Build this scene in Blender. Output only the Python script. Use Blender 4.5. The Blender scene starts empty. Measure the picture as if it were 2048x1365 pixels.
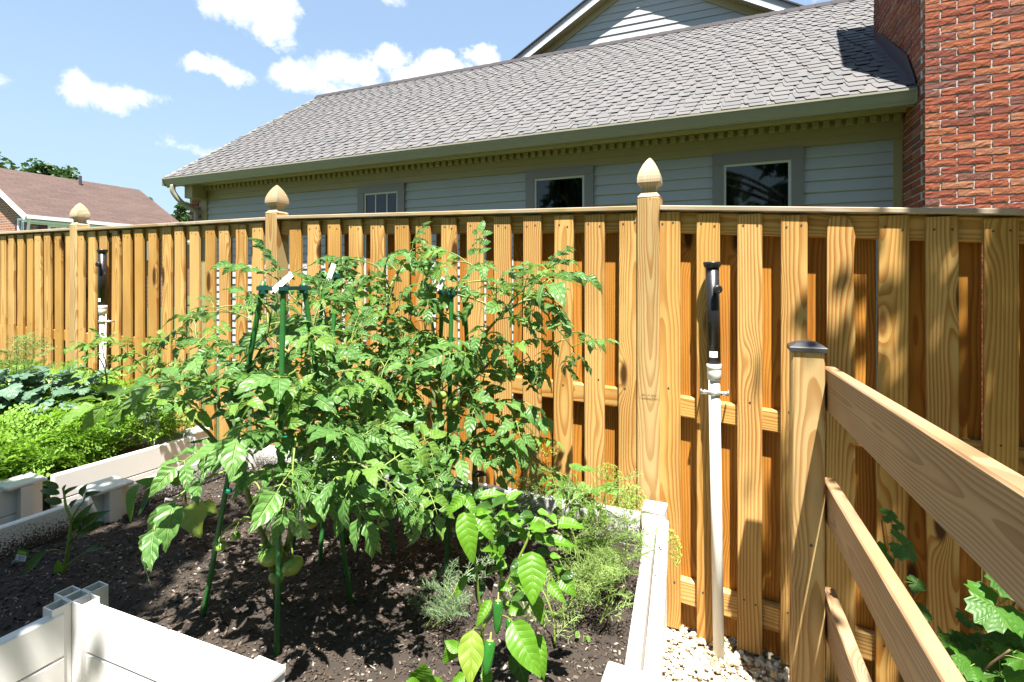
import bpy, bmesh, math, random
from math import sin, cos, pi, radians as R
from mathutils import Vector, Matrix, Euler, noise
random.seed(7)
V = Vector
SC = bpy.context.scene
COL = SC.collection
# ------------------------------------------------------------------ camera
F, CX, HY, CH = 1027.0, 1024.0, 565.0, 1.435        # focal length (px of a 2048 px wide frame), centre, horizon row, eye height
cam = bpy.data.cameras.new('camera'); cam_o = bpy.data.objects.new('camera', cam); COL.objects.link(cam_o)
cam.sensor_width = 36; cam.lens = 36*F/2048; cam.shift_y = -(682.5-HY)/2048
cam.clip_start = .02; cam.clip_end = 3000
cam_o.location = (0, 0, CH); cam_o.rotation_euler = (R(90), 0, 0)
SC.camera = cam_o
# ------------------------------------------------------------------ light
SUN_EL, SUN_AZ = R(69.5), R(4)                       # azimuth: from straight behind the camera towards +X
SUNV = V((sin(SUN_AZ)*cos(SUN_EL), -cos(SUN_AZ)*cos(SUN_EL), sin(SUN_EL)))
sun = bpy.data.lights.new('sun', 'SUN'); sun.energy = 5.0; sun.angle = R(.53); sun.color = (1, .955, .88)
sun_o = bpy.data.objects.new('sun', sun); COL.objects.link(sun_o)
sun_o.rotation_euler = (-SUNV).to_track_quat('-Z', 'Y').to_euler()
SC.view_settings.view_transform = 'Standard'; SC.view_settings.look = 'None'
SC.view_settings.gamma = 1; SC.view_settings.use_curve_mapping = False
SC.view_settings.exposure = 2.05

class NT:
    """tiny node-tree helper"""
    def __init__(s, tree): s.t = tree; tree.nodes.clear()
    def n(s, typ, ins=None, **kw):
        nd = s.t.nodes.new(typ)
        for k, v in kw.items(): setattr(nd, k, v)
        if ins:
            for k, v in ins.items():
                sk = nd.inputs[k]
                if isinstance(v, bpy.types.NodeSocket): s.t.links.new(v, sk)
                elif isinstance(v, bpy.types.Node): s.t.links.new(v.outputs[0], sk)
                else:
                    if sk.type == 'RGBA' and len(v) == 3: v = (*v, 1)
                    sk.default_value = v
        return nd
    def m(s, op, a, b=0.0, c=0.0, clamp=False):
        ins = {0: a}
        if op not in ('SINE','COSINE','ABSOLUTE','FRACT','SQRT','ARCSINE','FLOOR','SIGN'): ins[1] = b
        if op in ('MULTIPLY_ADD','WRAP','SMOOTH_MAX','SMOOTH_MIN'): ins[2] = c
        nd = s.n('ShaderNodeMath', ins, operation=op); nd.use_clamp = clamp
        return nd.outputs[0]
    def vm(s, op, a, b=(0,0,0)):
        nd = s.n('ShaderNodeVectorMath', {0: a, 1: b}, operation=op)
        return nd.outputs[1] if op in ('DOT_PRODUCT','LENGTH','DISTANCE') else nd.outputs[0]
    def scale(s, a, f): return s.n('ShaderNodeVectorMath', {0: a, 'Scale': f}, operation='SCALE').outputs[0]
    def noise(s, vec, scale=5, detail=3, rough=.5, dist=0, color=False):
        nd = s.n('ShaderNodeTexNoise', {'Vector': vec, 'Scale': scale, 'Detail': detail, 'Roughness': rough, 'Distortion': dist})
        return nd.outputs['Color'] if color else nd.outputs['Fac']
    def mix(s, f, a, b, blend='MIX'):
        nd = s.n('ShaderNodeMix', data_type='RGBA', blend_type=blend)
        for k, v in ((0, f), (6, a), (7, b)):
            sk = nd.inputs[k]
            if isinstance(v, bpy.types.NodeSocket): s.t.links.new(v, sk)
            elif k == 0: sk.default_value = v
            else: sk.default_value = (*v, 1) if len(v) == 3 else v
        return nd.outputs[2]
    def mr(s, v, a, b, c=0., d=1., smooth=True):
        nd = s.n('ShaderNodeMapRange', {0: v, 1: a, 2: b, 3: c, 4: d})
        if smooth: nd.interpolation_type = 'SMOOTHSTEP'
        return nd.outputs[0]
    def xyz(s, v):
        nd = s.n('ShaderNodeSeparateXYZ', {0: v}); return nd.outputs
    def comb(s, x, y, z): return s.n('ShaderNodeCombineXYZ', {0: x, 1: y, 2: z}).outputs[0]
    def bump(s, h, strength=.3, dist=.01): return s.n('ShaderNodeBump', {'Height': h, 'Strength': strength, 'Distance': dist}).outputs[0]

# ------------------------------------------------------------------ sky with cumulus clouds
world = bpy.data.worlds.new('World'); SC.world = world; world.use_nodes = True
w = NT(world.node_tree)
sky = w.n('ShaderNodeTexSky', sky_type='NISHITA')
sky.sun_disc = False; sky.sun_elevation = SUN_EL; sky.sun_rotation = pi - SUN_AZ
sky.air_density = .7; sky.dust_density = .15; sky.ozone_density = 2.0
dirn = w.n('ShaderNodeTexCoord').outputs['Generated']
dx, dy, dz = w.xyz(dirn)
az = w.m('ARCTAN2', dx, dy); el = w.m('ARCSINE', dz)
warp = w.noise(dirn, 9, 5, .6, 0, True)
wx, wy, wz = w.xyz(warp)
az2 = w.m('ADD', az, w.m('MULTIPLY', w.m('SUBTRACT', wx, .5), .12)); el2 = w.m('ADD', el, w.m('MULTIPLY', w.m('SUBTRACT', wz, .5), .07))
BLOBS = [(470,15,85,50,1),(545,40,75,55,1),(420,138,82,28,1),(600,150,85,38,1),(690,140,90,40,1),(770,118,60,28,.95),(650,180,70,25,.7),
         (835,160,70,28,1),(900,145,70,30,1),(960,118,45,25,1),(165,180,58,40,.95),(225,205,75,35,1),(300,205,55,30,.85),
         (335,285,45,20,.35),(420,300,60,18,.5),(770,-10,60,20,.4),(1640,-30,80,30,.6),(1990,-60,120,50,1),(-130,120,110,45,1),(-330,230,120,40,.8),(250,-90,120,45,1),(900,-160,160,60,1),(1400,-200,150,60,1)]
tot = None
for px, py, a, b, wt in BLOBS:
    X, Z = (px-CX)/F, (HY-py)/F
    ca = math.atan2(X, 1); ce = math.asin(Z/math.sqrt(X*X+Z*Z+1)); sc = 1/F*math.cos(ca)**1.2
    a2, b2 = a*sc*1.0, b*sc*1.0
    p = w.m('DIVIDE', w.m('SUBTRACT', az2, ca), a2); q = w.m('DIVIDE', w.m('SUBTRACT', el2, ce), b2)
    d = w.m('MULTIPLY_ADD', p, p, w.m('MULTIPLY', q, q))
    v = w.m('MULTIPLY', w.m('SUBTRACT', 1.0, d), wt)
    tot = v if tot is None else w.m('MAXIMUM', tot, v)
far = w.m('MULTIPLY', w.m('SUBTRACT', w.noise(dirn, 3.2, 5, .6), .70), 4.0)      # the same scattered cumulus over the rest of the sky
behind = w.mr(dy, .25, -.1, 0., 1.)
tot = w.m('MAXIMUM', tot, w.m('SUBTRACT', far, w.m('MULTIPLY', w.m('SUBTRACT', 1.0, behind), 5.0)))
fl = w.noise(dirn, 24, 8, .68, .4)
mask = w.mr(w.m('ADD', tot, w.m('MULTIPLY', w.m('SUBTRACT', fl, .5), 2.1)), .10, .85)
mask = w.m('MULTIPLY', mask, w.mr(dz, -.02, .03))
cshade = w.mr(w.noise(dirn, 16, 4, .55), .35, .6)
ccol = w.mix(cshade, (5.3, 5.7, 6.3), (6.6, 6.7, 6.9))
pale = w.mix(w.mr(dz, .62, 0., .70, .95), sky.outputs[0], w.mix(w.mr(dz, .5, .02), (2.5, 3.65, 5.25), (3.2, 4.35, 5.15)))             # thin summer haze in the sky itself
skyc = w.mix(w.m('MULTIPLY', mask, .93), pale, ccol)
bg = w.n('ShaderNodeBackground', {'Color': skyc, 'Strength': .05})
w.n('ShaderNodeOutputWorld', {'Surface': bg})

# ------------------------------------------------------------------ object helpers
NAMES = {}
def link(o): COL.objects.link(o); return o
def tag(o, label=None, cat=None, group=None, kind=None):
    if label: o['label'] = label
    if cat: o['category'] = cat
    if group: o['group'] = group
    if kind: o['kind'] = kind
    return o
def thing(name, label, cat, loc=(0,0,0), rz=0, group=None):
    o = link(bpy.data.objects.new(name, None)); o.location = loc; o.rotation_euler = (0, 0, rz); o.empty_display_size = .1
    return tag(o, label, cat, group)
def obj(name, me, parent=None, mat=None, M=None, loc=None, rot=None, scale=None):
    o = link(bpy.data.objects.new(name, me))
    if parent: o.parent = parent
    if mat and not me.materials: me.materials.append(mat)
    if M is not None: o.matrix_local = M
    if loc is not None: o.location = loc
    if rot is not None: o.rotation_euler = rot
    if scale is not None: o.scale = scale
    return o

class MB:
    """collects verts, faces, material indices and UVs of ONE mesh"""
    def __init__(s): s.v = []; s.f = []; s.mi = []; s.uv = {}
    def add(s, vs, fs, mi=0, uvs=None):
        o = len(s.v); s.v += [tuple(v) for v in vs]
        for k, f in enumerate(fs):
            if uvs: s.uv[len(s.f)] = [uvs[i] for i in f]
            s.f.append([i+o for i in f]); s.mi.append(mi)
        return s
    def box(s, x0, x1, y0, y1, z0, z1, mi=0, M=None):
        vs = [V((x, y, z)) for z in (z0, z1) for y in (y0, y1) for x in (x0, x1)]
        if M: vs = [M @ v for v in vs]
        return s.add(vs, [(0,2,3,1),(4,5,7,6),(0,1,5,4),(1,3,7,5),(3,2,6,7),(2,0,4,6)], mi)
    def tube(s, pts, rad, k=6, mi=0, caps=True):
        pts = [V(p) for p in pts]; n = len(pts); vs = []; ref = None
        if not hasattr(rad, '__len__'): rad = [rad]*n
        for i in range(n):
            t = (pts[min(i+1, n-1)]-pts[max(i-1, 0)])
            t = t.normalized() if t.length > 1e-9 else V((0,0,1))
            if ref is None: ref = V((1,0,0)) if abs(t.x) < .8 else V((0,1,0))
            a = ref - t*ref.dot(t)
            if a.length < 1e-6: a = t.orthogonal()
            a.normalize(); ref = a; b = t.cross(a)
            for j in range(k):
                an = 2*pi*j/k; vs.append(pts[i]+(a*cos(an)+b*sin(an))*rad[i])
        fs = [(i*k+j, i*k+(j+1)%k, (i+1)*k+(j+1)%k, (i+1)*k+j) for i in range(n-1) for j in range(k)]
        if caps: fs += [tuple(range(k))[::-1], tuple((n-1)*k+j for j in range(k))]
        return s.add(vs, fs, mi)
    def lathe(s, prof, k=16, mi=0, M=None, square=False):
        vs = []
        for r, z in prof:
            for j in range(k):
                an = 2*pi*(j+.5)/k if square else 2*pi*j/k
                rr = r*math.sqrt(2) if square else r
                p = V((rr*cos(an), rr*sin(an), z)); vs.append(M @ p if M else p)
        n = len(prof)
        fs = [(i*k+j, i*k+(j+1)%k, (i+1)*k+(j+1)%k, (i+1)*k+j) for i in range(n-1) for j in range(k)]
        fs += [tuple(range(k))[::-1], tuple((n-1)*k+j for j in range(k))]
        return s.add(vs, fs, mi)
    def prism(s, poly, x0, x1, mi=0):                # poly of (y,z) extruded along x
        n = len(poly)
        vs = [(x0, y, z) for y, z in poly]+[(x1, y, z) for y, z in poly]
        fs = [tuple(range(n))[::-1], tuple(range(n, 2*n))]+[(i, (i+1)%n, n+(i+1)%n, n+i) for i in range(n)]
        return s.add(vs, fs, mi)
    def mesh(s, name, mats=(), smooth=False):
        me = bpy.data.meshes.new(name); me.from_pydata(s.v, [], s.f)
        for m in mats: me.materials.append(m)
        me.polygons.foreach_set('material_index', s.mi)
        if smooth: me.polygons.foreach_set('use_smooth', [True]*len(s.f))
        if s.uv:
            uvl = me.uv_layers.new(name='UVMap'); flat = []
            for i, f in enumerate(s.f): flat += [c for uv in s.uv.get(i, [(0,0)]*len(f)) for c in uv]
            uvl.data.foreach_set('uv', flat)
        me.update(); return me
    def build(s, name, mat, parent=None, smooth=False, **kw):
        mats = mat if isinstance(mat, (list, tuple)) else [mat]
        me = s.mesh(name, mats, smooth)
        bm = bmesh.new(); bm.from_mesh(me); bmesh.ops.recalc_face_normals(bm, faces=bm.faces); bm.to_mesh(me); bm.free()
        return obj(name, me, parent, **kw)
def bevel(me, w=.003, seg=1):
    bm = bmesh.new(); bm.from_mesh(me)
    bmesh.ops.bevel(bm, geom=[e for e in bm.edges if len(e.link_faces) == 2 and e.calc_face_angle(0) > .5], offset=w, segments=seg, affect='EDGES', clamp_overlap=True)
    bm.to_mesh(me); bm.free(); return me
def spline(pts, n=6):
    pts = [V(p) for p in pts]; out = []
    for i in range(len(pts)-1):
        p0, p1, p2, p3 = pts[max(i-1,0)], pts[i], pts[i+1], pts[min(i+2,len(pts)-1)]
        for k in range(n):
            t = k/n; out.append(.5*((2*p1)+(p2-p0)*t+(2*p0-5*p1+4*p2-p3)*t*t+(3*p1-p0-3*p2+p3)*t**3))
    out.append(pts[-1]); return out
# measured points of the photograph, put at their real distance
def at(px, py, Y): return V(((px-CX)/F*Y, Y, CH-(py-HY)/F*Y))
def atz(px, py, z): Y = (CH-z)*F/(py-HY); return V(((px-CX)/F*Y, Y, z))
class Frame:
    def __init__(s, ox, oy, deg):
        s.a = R(deg); s.o = V((ox, oy)); s.d = V((cos(s.a), sin(s.a))); s.m = V((-sin(s.a), cos(s.a)))
    def hit(s, px, py, off=0):                       # ray onto the frame's plane y=off -> local x, z
        r = V(((px-CX)/F, 1)); Y = (off+s.o.dot(s.m))/r.dot(s.m); p = r*Y-s.o
        return p.dot(s.d), CH-(py-HY)/F*Y
    def w(s, x, y, z=0): p = s.o+s.d*x+s.m*y; return V((p.x, p.y, z))
    def loc(s, p): q = V((p[0], p[1]))-s.o; return q.dot(s.d), q.dot(s.m)
    def M(s, x=0, y=0, z=0): return Matrix.Translation(s.w(x, y, z)) @ Matrix.Rotation(s.a, 4, 'Z')
FF = Frame(.585, 2.2, -24)                           # fence: x along it to the right, y beyond it
HF = Frame(3.61, 4.75, -22.95)                       # neighbour's house: x along the wall, y into the house
def text_mesh(body, size):
    cu = bpy.data.curves.new('t', 'FONT'); cu.body = body; cu.size = size; cu.align_x = 'CENTER'; cu.align_y = 'CENTER'; cu.resolution_u = 2
    o = bpy.data.objects.new('t', cu); COL.objects.link(o); bpy.context.view_layer.update()
    me = bpy.data.meshes.new_from_object(o.evaluated_get(bpy.context.evaluated_depsgraph_get()))
    bpy.data.objects.remove(o); return me
# ------------------------------------------------------------------ materials
def newmat(name):
    m = bpy.data.materials.new(name); m.use_nodes = True; return m, NT(m.node_tree)
def finish(t, **k):
    b = t.n('ShaderNodeBsdfPrincipled', k); t.n('ShaderNodeOutputMaterial', {'Surface': b}); return b
def plain(name, col, rough=.5, var=.08, scale=8, bump=.0, spec=.5, metal=0., speck=None):
    m, t = newmat(name); c = t.n('ShaderNodeTexCoord').outputs['Object']
    nz = t.noise(c, scale, 5, .6)
    base = t.mix(nz, tuple(x*(1-var) for x in col), tuple(min(1, x*(1+var)) for x in col))
    if speck:
        base = t.mix(t.mr(t.noise(c, speck[0], 3, .7), speck[1], speck[1]+.08), base, speck[2])
    k = {'Base Color': base, 'Roughness': rough, 'Specular IOR Level': spec, 'Metallic': metal}
    if bump: k['Normal'] = t.bump(t.noise(c, scale*6, 4, .6), bump, .004)
    finish(t, **k); return m
def wood(name, light, dark, ring=75., rough=.62, grey=.0, spread=.22):
    m, t = newmat(name)
    c = t.n('ShaderNodeTexCoord').outputs['Object']; r = t.n('ShaderNodeObjectInfo').outputs['Random']
    r2 = t.m('FRACT', t.m('MULTIPLY', r, 37.7)); r3 = t.m('FRACT', t.m('MULTIPLY', r, 91.3))
    p = t.vm('ADD', c, t.comb(t.m('MULTIPLY', r, 9.), t.m('MULTIPLY', r2, 17.), t.m('MULTIPLY', r3, 43.)))
    x, y, z = t.xyz(c); _, _, zp = t.xyz(p)
    pz = t.comb(t.m('MULTIPLY', r, 50.), t.m('MULTIPLY', r2, 50.), t.m('MULTIPLY', zp, .9))
    wz = t.m('SUBTRACT', t.noise(pz, 1., 3, .55), .5)
    kv = t.n('ShaderNodeTexVoronoi', {'Vector': t.vm('MULTIPLY', p, (7., 7., 2.0)), 'Scale': 1., 'Randomness': 1.}, feature='F1').outputs['Distance']
    kd = t.m('MULTIPLY', kv, kv); bulge = t.m('EXPONENT', t.m('MULTIPLY', kd, -26.))
    xc = t.m('ADD', x, t.m('MULTIPLY', t.m('SUBTRACT', r2, .5), .20))
    fine = t.m('SUBTRACT', t.noise(t.vm('MULTIPLY', p, (14., 14., 2.2)), 1., 2, .5), .5)
    yc = t.m('ADD', t.m('MULTIPLY', wz, .085), t.m('ADD', t.m('MULTIPLY_ADD', r3, .05, .02), t.m('MULTIPLY', t.m('SUBTRACT', z, .9), t.m('MULTIPLY', t.m('SUBTRACT', r, .5), .05))))
    rr = t.m('SQRT', t.m('ADD', t.m('MULTIPLY', xc, xc), t.m('MULTIPLY', yc, yc)))
    rr = t.m('ADD', rr, t.m('ADD', t.m('MULTIPLY', bulge, .045), t.m('MULTIPLY', fine, .008)))
    fr = t.m('FRACT', t.m('MULTIPLY', rr, ring))
    late = t.m('MULTIPLY', t.mr(fr, .25, .85), t.mr(fr, 1., .93))
    fib = t.noise(t.vm('MULTIPLY', p, (300., 300., 5.)), 1., 3, .6)
    blot = t.noise(t.vm('MULTIPLY', p, (5., 5., 1.4)), 1., 3, .55)
    l2 = tuple(v*(1-spread) for v in light)
    base = t.mix(t.mr(blot, .35, .65), light, l2)
    tint = t.mix(r2, (1.10, 1.12, 1.22), (.92, .84, .62)); base = t.mix(1., base, tint, 'MULTIPLY')
    base = t.mix(t.m('MULTIPLY', late, t.mr(blot, .25, .7, .45, .95)), base, dark)
    base = t.mix(t.mr(fib, .58, .75, 0., .35), base, tuple(v*.6 for v in dark))
    base = t.mix(t.mr(kv, .17, .09), base, tuple(v*.22 for v in dark))
    if grey: base = t.mix(t.m('MULTIPLY', t.mr(t.noise(p, 2.5, 4, .6), .4, .65), grey), base, (.30, .27, .23))
    finish(t, **{'Base Color': base, 'Roughness': rough, 'Specular IOR Level': .25,
                 'Normal': t.bump(t.m('ADD', t.m('MULTIPLY', late, .5), fib), .25, .002)})
    return m
def leafmat(name, col, dark, under, vein=(.30,.42,.12), trans=.35, rough=.42, nv=6., bump=.5, hue=.25):
    m, t = newmat(name)
    uv = t.n('ShaderNodeTexCoord').outputs['UV']; u, v, _ = t.xyz(uv)       # u along the leaf 0..1, v -1..1 across
    av = t.m('ABSOLUTE', v)
    ph = t.m('SUBTRACT', t.m('MULTIPLY', u, nv), t.m('MULTIPLY', av, 1.3))
    fr = t.m('ABSOLUTE', t.m('SUBTRACT', t.m('FRACT', ph), .5))
    side = t.m('MULTIPLY', t.mr(fr, .09, .02), t.mr(av, 1.0, .5))
    mid = t.mr(av, .10, .03); vn = t.m('MAXIMUM', mid, t.m('MULTIPLY', side, .6))
    puff = t.m('SUBTRACT', fr, vn)
    ob = t.n('ShaderNodeTexCoord').outputs['Object']
    rnd = t.n('ShaderNodeObjectInfo').outputs['Random']; isl = t.n('ShaderNodeNewGeometry').outputs['Random Per Island']
    k = t.m('MULTIPLY_ADD', t.noise(ob, 24., 2, .5), .5, t.m('MULTIPLY_ADD', rnd, .25, t.m('MULTIPLY', isl, .3)))
    base = t.mix(t.mr(k, .2, .85), dark, col)
    base = t.mix(t.m('MULTIPLY', vn, .45), base, vein)
    back = t.n('ShaderNodeNewGeometry').outputs['Backfacing']
    base2 = t.mix(back, base, under)
    nrm = t.bump(puff, bump, .004)
    b = t.n('ShaderNodeBsdfPrincipled', {'Base Color': base2, 'Roughness': rough, 'Specular IOR Level': .4, 'Normal': nrm})
    tr = t.n('ShaderNodeBsdfTranslucent', {'Color': t.mix(.5, base, tuple(min(1, x*1.9) for x in col)), 'Normal': nrm})
    mx = t.n('ShaderNodeMixShader', {0: trans, 1: b.outputs[0], 2: tr.outputs[0]})
    t.n('ShaderNodeOutputMaterial', {'Surface': mx}); return m
def island(name, cols, rough=.7, spec=.3, bump=0., scale=60):
    """a mass of small pieces, each with its own colour from a list"""
    m, t = newmat(name)
    r = t.n('ShaderNodeNewGeometry').outputs['Random Per Island']; o = t.n('ShaderNodeObjectInfo').outputs['Random']
    ramp = t.n('ShaderNodeValToRGB', {0: t.m('FRACT', t.m('ADD', r, o))}); ramp.color_ramp.interpolation = 'CONSTANT'
    e = ramp.color_ramp.elements
    while len(e) < len(cols): e.new(.5)
    for i, c in enumerate(cols): e[i].position = i/len(cols); e[i].color = (*c, 1)
    ob = t.n('ShaderNodeTexCoord').outputs['Object']; nz = t.noise(ob, scale, 4, .65)
    base = t.mix(nz, t.mix(1., ramp.outputs[0], (.72,.70,.68), 'MULTIPLY'), t.mix(1., ramp.outputs[0], (1.2,1.2,1.2), 'MULTIPLY'))
    k = {'Base Color': base, 'Roughness': rough, 'Specular IOR Level': spec}
    if bump: k['Normal'] = t.bump(nz, bump, .006)
    finish(t, **k); return m
PINE = wood('fence pine', (.50,.318,.108), (.275,.102,.013), 106)
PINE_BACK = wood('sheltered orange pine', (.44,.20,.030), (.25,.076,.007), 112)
PINE_POST = wood('post pine', (.44,.315,.145), (.255,.115,.025), 118)
FINW = wood('weathered finial', (.39,.315,.22), (.27,.19,.11), 120, grey=.3)
PINE_RAIL = wood('railing pine', (.33,.21,.108), (.165,.082,.036), 150, grey=.15)
CAPW = wood('weathered cap', (.38,.30,.20), (.25,.165,.08), 130, grey=.5)
VINYL = plain('white vinyl', (.62,.61,.59), .4, .04, 6, .03, .5, 0, (26, .70, (.40,.37,.31)))
def dirty_vinyl():
    m, t = newmat('soil splashed vinyl')
    g = t.n('ShaderNodeNewGeometry').outputs['Position']; x, y, z = t.xyz(g)
    sp = t.noise(g, 150, 4, .75); low = t.mr(z, .53, .36)
    f = t.mr(t.m('ADD', sp, t.m('MULTIPLY', low, .26)), .62, .68)
    film = t.m('MULTIPLY', low, t.mr(t.noise(g, 7, 4, .6), .3, .7, .1, .5))
    base = t.mix(film, (.60,.60,.58), (.27,.28,.24)); base = t.mix(f, base, (.045,.034,.026))
    finish(t, **{'Base Color': base, 'Roughness': .5}); return m
VINYL_D = dirty_vinyl()
SIDING = plain('cream siding', (.335,.345,.345), .5, .04, 3, .05)
TRIM = plain('cream trim', (.30,.245,.115), .5, .05, 3, .03)
GUTTER = plain('gutter enamel', (.27,.258,.195), .35, .05, 2, .02)
TAUPE = plain('taupe window trim', (.19,.175,.16), .5, .05, 4, .03)
WHITE = plain('white paint', (.80,.80,.78), .4, .03, 5)
SASH = plain('pale sash', (.50,.49,.45), .4, .04, 5)
SHUTTER = plain('maroon shutter', (.10,.012,.03), .5, .1, 8)
BRICK = island('brick', [(.225,.064,.035),(.195,.055,.032),(.245,.078,.040),(.165,.050,.034),(.255,.092,.046),(.215,.058,.031),(.150,.062,.046),(.235,.070,.033),(.27,.115,.065)], .85, .2, .9, 70)
MORTAR = plain('mortar', (.36,.335,.31), .9, .2, 40, .5)
SHING = island('grey shingle', [(.118,.117,.119),(.112,.112,.115),(.124,.122,.124),(.118,.114,.115),(.108,.109,.112),(.121,.119,.120),(.126,.120,.120)], .9, .15, .5, 240)
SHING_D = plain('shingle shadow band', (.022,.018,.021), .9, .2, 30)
FLASH = plain('dark flashing', (.055,.040,.050), .5, .1, 10)
BROWNROOF = None
BLACKP = plain('black plastic', (.012,.012,.014), .35, .3, 30, .05, .5, 0, (55, .64, (.09,.09,.10)))
PVC = plain('white pvc', (.66,.65,.61), .3, .02, 12)
STEEL = plain('galvanised strap', (.55,.55,.54), .35, .1, 20, 0, .5, .8)
NAIL = plain('nail head', (.05,.035,.025), .6)
GREENP = plain('stake green plastic', (.02,.115,.022), .45, .25, 25, .15)
TEAL = plain('dark green connector', (.008,.055,.045), .35, .1, 20)
TIE = plain('green tie', (.01,.16,.10), .4)
DARK = plain('dark room', (.012,.013,.015), .9)
CURT = plain('sheer curtain', (.045,.055,.055), .9, .3, 6)
INK = plain('stamp ink', (.09,.055,.02), .8)
PAPER = plain('white tag', (.82,.82,.80), .5, .02)
SOIL = plain('garden soil', (.028,.020,.014), .95, .5, 40, .8)
def grass_mat():
    m, t = newmat('lawn'); g = t.n('ShaderNodeNewGeometry').outputs['Position']
    base = t.mix(t.noise(g, 1.4, 5, .6), (.022,.040,.008), (.045,.075,.014)); base = t.mix(t.mr(t.noise(g, 60, 4, .7), .4, .7), base, (.07,.11,.022))
    finish(t, **{'Base Color': base, 'Roughness': .9, 'Normal': t.bump(t.noise(g, 90, 4, .7), .8, .03)}); return m
LAWN = grass_mat()
GRAVEL = island('cream pebble', [(.55,.48,.36),(.62,.57,.46),(.46,.37,.24),(.58,.53,.43),(.34,.28,.22),(.64,.60,.51),(.50,.39,.21),(.24,.16,.11),(.57,.52,.41),(.38,.35,.31)], .6, .4, .3, 80)
GBASE = plain('gravel bed', (.36,.29,.19), .95, .4, 60, .8)
CHIPS = island('mulch chip', [(.022,.016,.012),(.042,.030,.022),(.070,.050,.037),(.016,.012,.010),(.10,.073,.054),(.034,.025,.018),(.14,.11,.085),(.052,.037,.028),(.022,.016,.013),(.085,.058,.041),(.028,.020,.015),(.06,.040,.028),(.26,.225,.19)], .7, .4, .4, 150)
def glass():
    m, t = newmat('window glass')
    gl = t.n('ShaderNodeBsdfGlossy', {'Color': (.8,.85,.85), 'Roughness': .03}); tr = t.n('ShaderNodeBsdfTransparent', {'Color': (.45,.5,.48)})
    fr = t.n('ShaderNodeFresnel', {'IOR': 1.5}).outputs[0]
    mx = t.n('ShaderNodeMixShader', {0: t.m('MULTIPLY', fr, 1.3, clamp=True), 1: tr.outputs[0], 2: gl.outputs[0]})
    t.n('ShaderNodeOutputMaterial', {'Surface': mx}); return m
GLASS = glass()
TOMLEAF = leafmat('tomato leaf', (.135,.265,.062), (.060,.155,.032), (.17,.26,.12), (.24,.35,.11), .30, .42, 5., .9)
TOMPALE = leafmat('young tomato leaf', (0.152,0.272,0.048), (0.088,0.184,0.024), (0.128,0.208,0.064), (0.200,0.288,0.064), .35, .42, 5., .5)
PEPLEAF = leafmat('pepper leaf', (.105,.245,.016), (.065,.175,.010), (.17,.27,.045), (.135,.275,.022), .36, .38, 8., .30)
PEPDARK = leafmat('dark pepper leaf', (0.040,0.104,0.016), (0.024,0.068,0.012), (0.096,0.152,0.040), (0.120,0.192,0.048), .3, .32, 5., .35)
PEPYEL = leafmat('yellowing pepper leaf', (.23,.33,.04), (.17,.27,.025), (.28,.36,.06), (.16,.22,.03), .4, .5, 5., .4)
KALE = leafmat('kale leaf', (0.104,0.192,0.120), (0.056,0.120,0.072), (0.112,0.176,0.120), (0.192,0.256,0.160), .15, .5, 7., .9)
CARROT = leafmat('carrot top', (.20,.36,.028), (.085,.20,.012), (.19,.32,.06), (.22,.34,.05), .38, .5, 4., .2)
DILLM = plain('dill frond', (.15,.23,.05), .6, .3, 30)
DILLG = plain('grey green dill frond', (.10,.155,.07), .6, .3, 30)
UMBEL = plain('yellow umbel', (.25,.36,.05), .6, .25, 60)
STEM = plain('green stem', (.15,.22,.035), .5, .35, 20, .2)
STEMD = plain('dark tomato stem', (.10,.135,.03), .55, .45, 15, .25)
WOODY = plain('brown twig', (.11,.07,.035), .8, .3, 20, .3)
CURRANT = leafmat('currant leaf', (0.052,0.152,0.014), (0.024,0.080,0.008), (0.096,0.176,0.040), (0.144,0.240,0.048), .38, .46, 5., .35)
def fruitmat(name, a, b, rough=.22):
    m, t = newmat(name); o = t.n('ShaderNodeTexCoord').outputs['Object']; z = t.xyz(o)[2]
    f = t.mr(t.m('ADD', z, t.m('MULTIPLY', t.noise(o, 40, 3, .6), .4)), -.5, 1.)
    finish(t, **{'Base Color': t.mix(f, a, b), 'Roughness': rough, 'Subsurface Weight': .1, 'Subsurface Radius': (.01,.01,.005)}); return m
TOMF = fruitmat('green tomato skin', (.27,.33,.06), (.16,.27,.045))
JALF = fruitmat('green chilli skin', (.02,.12,.012), (.015,.085,.012), .14)
TREELEAF = leafmat('tree leaf', (0.041,0.098,0.015), (0.017,0.046,0.007), (0.060,0.105,0.030), (0.075,0.120,0.030), .25, .5, 4., .2)
BARK = plain('bark', (.10,.075,.055), .9, .4, 12, .8)
def brickwall_mat():
    m, t = newmat('far brickwork'); c = t.n('ShaderNodeTexCoord').outputs['Object']; x, y, z = t.xyz(c)
    b = t.n('ShaderNodeTexBrick', {'Vector': t.comb(t.m('ADD', x, y), z, 0.), 'Color1': (.28,.115,.06), 'Color2': (.20,.07,.042), 'Mortar': (.34,.30,.25), 'Scale': 1., 'Mortar Size': .012, 'Brick Width': .30, 'Row Height': .11})
    finish(t, **{'Base Color': b.outputs[0], 'Roughness': .9, 'Normal': t.bump(b.outputs[1], -.4, .01)}); return m
FARBRICK = brickwall_mat()
def brownroof():
    m, t = newmat('brown shingles'); c = t.n('ShaderNodeTexCoord').outputs['Object']
    x, y, z = t.xyz(c)
    b = t.n('ShaderNodeTexBrick', {'Vector': t.comb(y, x, 0.), 'Color1': (.078,.045,.036), 'Color2': (.054,.031,.025), 'Mortar': (.03,.018,.015), 'Scale': 1., 'Mortar Size': .018, 'Mortar Smooth': .4, 'Brick Width': .6, 'Row Height': .22})
    base = t.mix(t.mr(t.noise(c, .6, 4, .6), .35, .7, 0., .4), b.outputs[0], (.08,.049,.040))
    finish(t, **{'Base Color': base, 'Roughness': .9}); return m
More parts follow.
